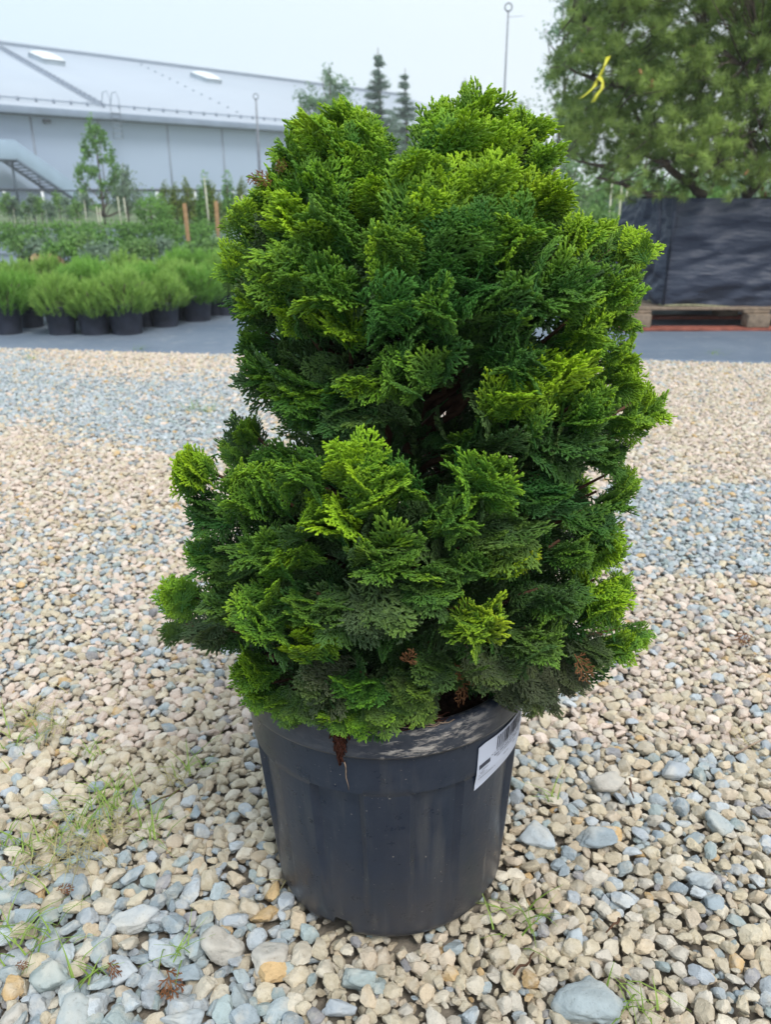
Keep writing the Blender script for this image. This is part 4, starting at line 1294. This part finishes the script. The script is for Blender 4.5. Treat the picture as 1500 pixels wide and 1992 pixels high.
def roof_hit(px, py):
    best = None; bd = 1e9
    for i in range(0, 150):
        for j in range(0, 52):
            q = roofp(-12 + i * .4, j * .5); W_ = p0 + dirv * q.x + perp * q.y + Vector((0, 0, q.z))
            X, Y_ = to_px(W_.x, W_.y, W_.z); dd = (X - px) ** 2 + (Y_ - py) ** 2
            if dd < bd: bd = dd; best = (q.x, j * .5)
    return best
def on_roof(x, s, off): return roofp(x, s, off)[:]
for (pxa, pya) in ((90, 120), (403, 157)):
    x, s = roof_hit(pxa, pya); hw, hs = .95, 1.3
    sk = MB(); ring0 = [roofp(x + sx * hw, s + ss * hs, o_) for o_ in (0, .38) for (sx, ss) in ((-1, -1), (1, -1), (1, 1), (-1, 1))]
    sk.add([p[:] for p in ring0], [(0, 1, 5, 4), (1, 2, 6, 5), (2, 3, 7, 6), (3, 0, 4, 7), (4, 5, 6, 7)])
    so = sk.build('skylight', M['skyside'], wh)
    dm = MB(); V = []
    for j in range(9):
        for i in range(9):
            u, v = i / 4 - 1, j / 4 - 1; V.append(on_roof(x + u * hw * 1.06, s + v * hs * 1.05, .40 + .30 * (1 - u ** 4) * (1 - v ** 4)))
    dm.add(V, [(j * 9 + i, j * 9 + i + 1, (j + 1) * 9 + i + 1, (j + 1) * 9 + i) for j in range(8) for i in range(8)])
    dm.build('dome', M['skylight'], so, True)
# roof ladder running up the slope
xa, sa = roof_hit(200, 208); xb, sb = roof_hit(0, 93)
mb = MB()
for off in (-.22, .22): mb.tube([on_roof(xa + off, sa, .15), on_roof(xb + off, sb, .15)], .07, 5)
for q in np.linspace(0, 1, 26):
    x = xa + (xb - xa) * q; s = sa + (sb - sa) * q; mb.tube([on_roof(x - .3, s, .2), on_roof(x + .3, s, .2)], .05, 4)
mb.build('roof_ladder', M['guard'], wh)
# studs in a slanting row
(xc, sc1), (xd, sc2) = roof_hit(275, 128), roof_hit(462, 218)
for q in np.linspace(0, 1, 13):
    P = roofp(xc + (xd - xc) * q, sc1 + (sc2 - sc1) * q); mb = MB(); mb.box(P.x - .07, P.x + .07, P.y - .07, P.y + .07, P.z, P.z + .10); mb.build('roof_stud', M['guard'], wh)
# ladder hoops at the eave
x = wall_x(212); mb = MB()
for off in (-.35, .35):
    mb.tube([(x + off, -.98, EAVE - 1.6), (x + off, -.98, EAVE + .9), (x + off, -.7, EAVE + 1.35), (x + off, -.2, EAVE + 1.3), (x + off, .1, EAVE + .5)], .028, 5)
for z in np.linspace(EAVE - 1.6, EAVE, 6): mb.tube([(x - .35, -.98, z), (x + .35, -.98, z)], .03, 4)
mb.build('hoop_ladder', M['guard'], wh, True)
# outside stair with pale blue mesh sides: a steel stair standing at the wall
st = empty('steel_stair', p0 + dirv * 0 - perp * 1.4); st.rotation_euler = wh.rotation_euler
tag(st, 'dark steel outside stair with pale blue mesh sides at the warehouse wall', 'stair')
def wpt(px, py):                                   # height on the stair plane for a pixel
    best = None; bd = 1e9
    for i in range(-120, 500):
        x = i * .05; q = p0 + dirv * x - perp * 1.4
        X = to_px(q.x, q.y, 2.0)[0]
        if abs(X - px) < bd: bd = abs(X - px); best = (x, q.y)
    e = PITCH + math.atan((py - 996) / FPX); return best[0], CAM_H - best[1] * math.tan(e)
ax, az_ = wpt(22, 312); bx, bz = wpt(128, 392)
tot = 14
mb = MB()
for yy in (-.9, .9):
    mb.tube([(ax, yy, az_), (bx, yy, bz)], .10, 4, flat=1.2)
mb.build('stringer', M['stair'], st)
for k in range(tot):
    q = (k + .5) / tot; mb = MB(); X = ax + (bx - ax) * q; Z = az_ + (bz - az_) * q; mb.box(X - .14, X + .14, -.85, .85, Z - .04, Z + .04); mb.build('tread', M['stair'], st)
mb = MB(); mb.box(ax - 3.2, ax, -.9, .9, az_ - .06, az_ + .04); mb.build('landing', M['stair'], st)
mb = MB()
for X in (ax - .1, ax - 2.4): mb.box(X - .06, X + .06, -.5, -.38, 0, az_ - .07)
mb.build('landing_posts', M['stair'], st)
for k, yy in enumerate((-.97,)):
    mb = MB(); mb.add([(ax - 3.2, yy, az_ + .06), (ax, yy, az_ + .06), (bx, yy, bz + .06), (bx, yy, bz + 1.1), (ax, yy, az_ + 1.15), (ax - 3.2, yy, az_ + 1.15),
                       (ax - 3.2, yy + .03, az_ + .06), (ax, yy + .03, az_ + .06), (bx, yy + .03, bz + .06), (bx, yy + .03, bz + 1.1), (ax, yy + .03, az_ + 1.15), (ax - 3.2, yy + .03, az_ + 1.15)],
                      [(0, 1, 4, 5), (1, 2, 3, 4), (7, 6, 11, 10), (8, 7, 10, 9), (5, 4, 10, 11), (4, 3, 9, 10)]); mb.build('side_mesh', M['stairpanel'], st)
# low mesh fence with pale posts before the warehouse
fn = empty('yard_fence', (-21, 40, 0)); tag(fn, 'low fence of pale posts and a dark top rail before the warehouse', 'fence')
for k in range(12):
    mb = MB(); mb.box(-.05, .05, -.05, .05, 0, .86); mb.build('post', M['white'], fn, loc=(k * 1.75, 0, 0))
mb = MB(); mb.box(-.3, 20, -.03, .03, .862, .92); mb.build('rail', M['dark'], fn)

# ------------------------------------------------------------------ crate on the pallet
PXL = at(1216, 648, 5.84).x
FC = at(1290, 590, 5.98)
crate = empty('wrapped_crate', (FC.x, 5.98, 0)); crate.rotation_euler = (0, 0, R(1.5))
tag(crate, 'big planting crate wrapped in black fabric standing on the pallet', 'crate')
CW, CD, Z0, Z1 = 1.75, 1.15, .175, .885
def wrap(nm, p00, du, nu, seed, fold):
    V = []; nz_ = 36; nn_ = 90
    n3 = Vector(nu)
    for j in range(nz_ + 1):
        for i in range(nn_ + 1):
            u, v = i / nn_, j / nz_
            p = Vector(p00) + Vector(du) * u; z = Z0 + (Z1 - Z0) * v
            if v < .01: z += -.012 * math.sin(u * math.pi) ** 2 + .008 * math.sin(u * 13)
            if v > .99: z += .006 * math.sin(u * 9)
            b = .045 * noise.noise(Vector((u * 3 + seed, v * 5 - u * 2.2, seed))) + .026 * noise.noise(Vector((u * 7 + v * 4, v * 12 - u * 9, seed + 4)))
            b += .030 * (1 - abs(noise.noise(Vector((u * 2.6 - v * 1.5 + seed, v * 2.2 + u * 1.1, seed * 2))))) ** 5
            edge = min(1, u * 12) * min(1, (1 - u) * 12)
            p += n3 * (b * edge + .012 * math.sin(v * math.pi) * edge)
            V.append((p.x, p.y, z))
    F = [(j * (nn_ + 1) + i, j * (nn_ + 1) + i + 1, (j + 1) * (nn_ + 1) + i + 1, (j + 1) * (nn_ + 1) + i) for j in range(nz_) for i in range(nn_)]
    return link(nm, fast_mesh(nm, V, F, True), M['fabric'], crate)
wrap('fabric_panel', (0, 0, 0), (CW, 0, 0), (0, -1, 0), 2, 1)
wrap('fabric_panel', (-.02, CD, 0), (.02, -CD, 0), (-1, 0, 0), 5, 1)
wrap('fabric_panel', (CW, 0, 0), (0, CD, 0), (1, 0, 0), 7, 1)
wrap('fabric_panel', (CW, CD, 0), (-CW - .02, 0, 0), (0, 1, 0), 9, 1)
mb = MB()                                             # loose fold at the front left corner
mb.tube([(-.005, -.008, Z1 + .012), (.004, -.016, Z1 - .15), (-.002, -.012, Z1 - .35), (0, -.01, Z0)], [.016, .02, .011, .010], 8)
mb.tube([(-.11, -.01 + .02, Z1 + .006), (-.085, -.006 + .03, Z1 - .18), (-.07, .04, Z1 - .36)], [.02, .018, .004], 8)
mb.build('corner_fold', M['fabric'], crate, True)
mb = MB(); mb.tube([(u * CW, -.004 - .01 * math.sin(u * 7) ** 2, Z0 - .008 - .016 * math.sin(u * math.pi) ** 2 + .006 * math.sin(u * 13)) for u in np.linspace(0, 1, 40)], .014, 6, .7)
mb.tube([(-.02 + .02 * (1 - q), CD * q, Z0 - .004) for q in np.linspace(0, 1, 8)], .012, 6, .7)
mb.build('hem', M['hem'], crate, True)
mb = MB(); mb.box(.01, CW - .01, .02, CD - .01, Z1 - .09, Z1 - .05); mb.build('soil', M['soil'], crate)
mb = MB(); mb.box(-.115, -.03, .05, .055, Z1 - .02, Z1 + .05); o = mb.build('white_tag', M['white'], crate); o.rotation_euler = (0, R(20), 0); o.location = (-.02, -.03, .32)
pl = empty('wooden_pallet', (PXL, 5.84, 0)); tag(pl, 'wooden pallet with reddish bottom boards under the black wrapped crate', 'pallet')
for j in range(3):
    for i in range(3):
        mb = MB(); x = .02 + i * .845; y = .0 + j * .56; mb.box(x, x + .16, y, y + .12, .034, .125); mb.build('block', M['wood'], pl, bevel=.004)
for j in range(3):
    mb = MB(); y = j * .56; mb.box(-.03, 1.93, y - .01, y + .11, .010, .031); mb.build('bottom_board', M['redwood'], pl, bevel=.003)
for j in range(3):
    mb = MB(); x = j * .845; mb.box(x, x + .19, .05, 1.26, .127, .145); mb.build('cross_board', M['wood'], pl, bevel=.003)
for j in range(7):
    mb = MB(); y = .06 + j * .175; mb.box(0, 1.9, y, y + .13, .147, .163); mb.build('deck_board', M['wood'], pl, bevel=.003)
mb = MB(); mb.box(.30, 1.2, .62, .64, .075, .10); mb.build('inner_batten', M['white'], pl)

# the big pine growing from the crate
r = np.random.default_rng(77)
bp = empty('big_pine', (FC.x + .85, 6.45, Z1 - .06)); tag(bp, 'big spreading pine growing out of the black wrapped crate', 'pine tree')
org = Vector((FC.x + .85, 6.45, Z1 - .06))
LIMBS = [[(1372, 384, 6.4), (1340, 352, 6.35), (1300, 322, 6.3), (1255, 300, 6.3), (1205, 262, 6.2), (1160, 215, 6.2)],
         [(1340, 352, 6.35), (1325, 300, 6.4), (1330, 240, 6.4), (1370, 160, 6.5), (1380, 60, 6.6)],
         [(1450, 384, 6.5), (1480, 352, 6.4), (1520, 318, 6.4), (1560, 260, 6.4), (1600, 150, 6.4)],
         [(1290, 384, 6.3), (1240, 372, 6.2), (1190, 352, 6.1), (1160, 345, 6.1)],
         [(1300, 322, 6.3), (1250, 240, 6.3), (1215, 170, 6.3), (1205, 90, 6.4), (1220, 0, 6.5)],
         [(1255, 300, 6.3), (1200, 330, 6.2), (1150, 320, 6.2), (1100, 300, 6.2)],
         [(1480, 352, 6.4), (1460, 260, 6.6), (1470, 150, 6.6), (1480, 40, 6.8)],
         [(1330, 240, 6.4), (1400, 200, 6.2), (1450, 130, 6.1), (1480, 90, 6.1)],
         [(1340, 352, 6.35), (1400, 300, 6.1), (1440, 270, 6.0), (1480, 250, 6.0)],
         [(1205, 90, 6.4), (1160, 60, 6.3), (1110, 40, 6.3)], [(1215, 170, 6.3), (1150, 150, 6.2), (1095, 130, 6.2)]]
mb = MB(); seeds = []
for k, Lm in enumerate(LIMBS):
    pts = [at(*q) - org for q in Lm]
    P = []
    for a, b in zip(pts[:-1], pts[1:]):
        for q in np.linspace(0, 1, 5)[:-1]: P.append(a.lerp(b, q) + Vector(r.normal(size=3) * .006))
    P.append(pts[-1])
    mb.tube([p[:] for p in P], np.linspace(.034 if k in (0, 2) else .022, .006, len(P)), 7)
    seeds += P[len(P) // 4:]
mb.build('trunk', M['pinebark'], bp, True)
twigs = MB(); tips = []; dirs = []; vals = []
# crown: dense lobes in photograph space at real distances
n = 0
while n < 5400:
    px = r.uniform(1040, 1720); py = r.uniform(-130, 400); Y = r.uniform(5.6, 7.4)
    # outline
    left = np.interp(py, [-130, 0, 60, 110, 200, 260, 330, 400], [1130, 1110, 1085, 1062, 1062, 1085, 1120, 1200])
    if px < left + r.uniform(0, 25): continue
    if py > 330 and r.uniform() < .72: continue
    q = noise.noise(Vector((px / 75, py / 60, Y * 1.3)))
    if q < -.13 and r.uniform() < .93: continue
    p = np.array(at(px, py, Y) - org)
    if p[2] < .02 and r.uniform() < .8: continue
    s = min(seeds, key=lambda s_: (s_.x - p[0]) ** 2 + (s_.y - p[1]) ** 2 + (s_.z - p[2]) ** 2)
    d = p - np.array(s[:]); L = np.linalg.norm(d)
    dd = unit(d * .45 / max(L, .05) + np.array([0, 0, .45]) + r.normal(size=3) * .45)
    tips.append(p); dirs.append(dd); vals.append(np.clip(.20 + .9 * q + r.uniform(-.15, .25), 0, .9))
    if n % 8 == 0 and L < .8:
        mid = (np.array(s[:]) + p) / 2 + r.normal(size=3) * .03
        twigs.tube([tuple(s), tuple(mid), tuple(p - dd * .06)], [.006, .004, .0025], 4)
    n += 1
twigs.build('twigs', M['pinebark'], bp, True)
me = needle_shoots('crown', 78, np.array(tips), np.array(dirs),  .055, 62, .062, .0044, 1.9, np.array(vals)); me.materials.append(M['pine']); link('crown', me, None, bp)
print('pine tris', len(me.polygons))
# orange-brown buds
mb = MB()
for k in range(0, 5400, 60):
    p = tips[k]; d = dirs[k]; mb.tube([tuple(p - d * .01), tuple(p + d * .03)], [.012, .006], 5)
mb.build('buds', simple('orange_brown_buds', (.45, .24, .12), .8), bp, True)
# yellow ribbon tied in the pine
def ribbon_path(ps, wdt):
    mb_pts = [at(*q) for q in ps]; V = []
    for i, p in enumerate(mb_pts):
        tw = .9 * math.sin(i * 1.3); V.append(p + Vector((math.cos(tw), math.sin(tw), .25)) * wdt * .5); V.append(p - Vector((math.cos(tw), math.sin(tw), .25)) * wdt * .5)
    return V
ro = MB()
for ps in ([(1184, 110, 5.62), (1176, 130, 5.6), (1166, 150, 5.6), (1156, 170, 5.58), (1142, 183, 5.58), (1130, 191, 5.58)],
           [(1166, 150, 5.59), (1173, 160, 5.57), (1172, 172, 5.57), (1162, 184, 5.56), (1154, 199, 5.55)]):
    V = ribbon_path(ps, .030); ro.add([v[:] for v in V], [(2 * i, 2 * i + 2, 2 * i + 3, 2 * i + 1) for i in range(len(ps) - 1)])
o = ro.build('ribbon', M['ribbon'], None, True); md = o.modifiers.new('thick', 'SOLIDIFY'); md.thickness = .002
tag(o, 'yellow plastic ribbon tied to a branch of the big pine', 'ribbon')
# leafy plants behind the crate
for k, (px, py, Y) in enumerate([(1165, 395, 9), (1200, 410, 9.6), (1235, 360, 10.5), (1330, 350, 10), (1400, 355, 10.5), (1460, 345, 10), (1185, 350, 12), (1290, 370, 9.5)]):
    c = at(px, py, Y); s_ = c.z / .5
    shrub_thing('leafy_shrub', 'light green leafy shrub behind the black crate, %s of its row' % ORD[k], 'shrub', (c.x, c.y, 0), SH[(k * 2) % 3], None, 'leafy shrubs behind the crate', (1.3, 1.3, s_), STEMS)
for k, px in enumerate((1192, 1211, 1222, 1290)):
    c = at(px, 345 + k * 5, 9.2); mb = MB(); mb.tube([(0, 0, 0), (.01, 0, .4), (0, 0, c.z)], .010, 5); o = mb.build('support_cane', M['bamboo'], None, True, (c.x, c.y, 0))
    tag(o, 'pale support cane left of the black crate, %s from the left under the pine' % ORD[k], 'cane', 'support canes')

# ------------------------------------------------------------------ grass, twigs and fallen sprigs
def blades(name, label, centres, mat, hmin, hmax, seed, per=40, flat=.3, wdt=.0016, sp=.03):
    r = np.random.default_rng(seed); V = []; F = []; val = []
    for (px, py, k) in centres:
        c = ground(px, py)
        for b in range(int(per * k)):
            x, y = c.x + r.normal() * sp * k, c.y + r.normal() * sp * k
            a = r.uniform(0, 6.28); h = r.uniform(hmin, hmax); lean = r.uniform(flat, flat + .8) * h
            w_ = wdt * r.uniform(.7, 1.3); sx, sy = -math.sin(a) * w_, math.cos(a) * w_; i0 = len(V); v = r.uniform(0, 1)
            for q in (0, .35, .7, 1):
                cx_, cy_, cz = x + math.cos(a) * lean * q ** 1.5, y + math.sin(a) * lean * q ** 1.5, .006 + h * (q - .45 * q * q * min(1, flat))
                ww = 1 - q * .85; V += [(cx_ + sx * ww, cy_ + sy * ww, cz), (cx_ - sx * ww, cy_ - sy * ww, cz)]; val += [v, v]
            F += [(i0 + 2 * j, i0 + 2 * j + 1, i0 + 2 * j + 3, i0 + 2 * j + 2) for j in range(3)]
    o = link(name, fast_mesh(name, V, F, False, 'leaf', val), mat); tag(o, label, 'grass', kind='stuff'); return o
blades('grass', 'thin green grass growing sparsely through the gravel', [(225, 1600, 1.1), (140, 1620, 1), (30, 1690, .8), (15, 1850, .9), (60, 1820, .6), (40, 1445, 1), (210, 1555, .5), (370, 1505, .35), (20, 1640, .5),
        (370, 800, 1.1), (400, 803, .8), (60, 700, .7), (1390, 692, .9), (270, 684, .6), (1010, 1795, .6), (1230, 1960, .6), (350, 1860, .3), (1080, 1565, .2), (300, 1640, .3), (180, 1480, .4), (160, 1905, .4)],
       M['grass'], .02, .055, 5, 34, .8, .0013, .032)
blades('dry_grass', 'tangle of dry straw coloured grass lying on the gravel', [(150, 1650, 1.3), (115, 1680, 1.0), (200, 1625, .9), (80, 1400, 1), (100, 1430, .7), (340, 1530, .4), (560, 1720, .15), (1440, 1450, .3)], M['drygrass'], .02, .05, 6, 46, 1.1, .0010, .026)
FALL = [spray_mesh(301, .045, .6, 2, 3, .9, 'fallen_sprig'), spray_mesh(302, .04, .7, 3, 5, .9, 'fallen_sprig')]
for me in FALL: me.materials.append(M['dead'])
for k, (px, py, s_, a, lab) in enumerate([(325, 1893, .85, -60, 'fan shaped brown fallen cypress sprig on the stones at lower left'), (210, 1880, .55, -40, 'small rust brown fallen sprig left of the fan shaped one'),
                                          (110, 1738, .5, 20, 'brown fallen sprig beside the dry grass tuft'), (1452, 1236, .9, -130, 'reddish fallen sprig on the gravel at the right edge'), (30, 1885, .35, 10, 'tiny dark red sprig at the left edge')]):
    c = ground(px, py, .02); o = link('fallen_sprig', FALL[k % 2], None, None, (c.x, c.y, .026)); o.rotation_euler = (R(-6), R(6), R(a)); o.scale = (s_,) * 3; tag(o, lab, 'sprig')
for k, (pa, pb, lab) in enumerate([((1000, 1900), (1040, 1850), 'thin brown twig lying on the gravel below the pot on the right'), ((1430, 1468), (1490, 1435), 'pale straw twig near the right edge'),
                                   ((1205, 1790), (1180, 1812), 'short grey twig between pale stones at lower right'), ((350, 1540), (290, 1565), 'dark thin twig on the gravel left of the pot'),
                                   ((1225, 1518), (1232, 1562), 'short dark upright stick beside the pitted grey stone')]):
    a, b = ground(*pa, .02), ground(*pb, .02); mb = MB(); a.z = .024; b.z = .018 if k != 4 else .03
    mb.tube(wobble(a, b, 7, .006, k), np.linspace(.0022, .0010, 7), 5); o = mb.build('twig', M['bark'] if k != 1 else M['roots_pale'], None, True); tag(o, lab, 'twig')

# ------------------------------------------------------------------ thin overcast haze
hz = MB(); hz.box(-75, 75, -4, 112, -1.1, 17.5)
hm = bpy.data.materials.new('haze_air'); hm.use_nodes = True; hn = hm.node_tree; hn.nodes.clear()
ho = hn.nodes.new('ShaderNodeOutputMaterial'); hv = hn.nodes.new('ShaderNodeVolumePrincipled')
hv.inputs['Density'].default_value = .0026; hv.inputs['Color'].default_value = (.92, .97, 1.0, 1); hv.inputs['Anisotropy'].default_value = .1
hn.links.new(hv.outputs[0], ho.inputs['Volume'])
tag(hz.build('haze', hm), kind='stuff')
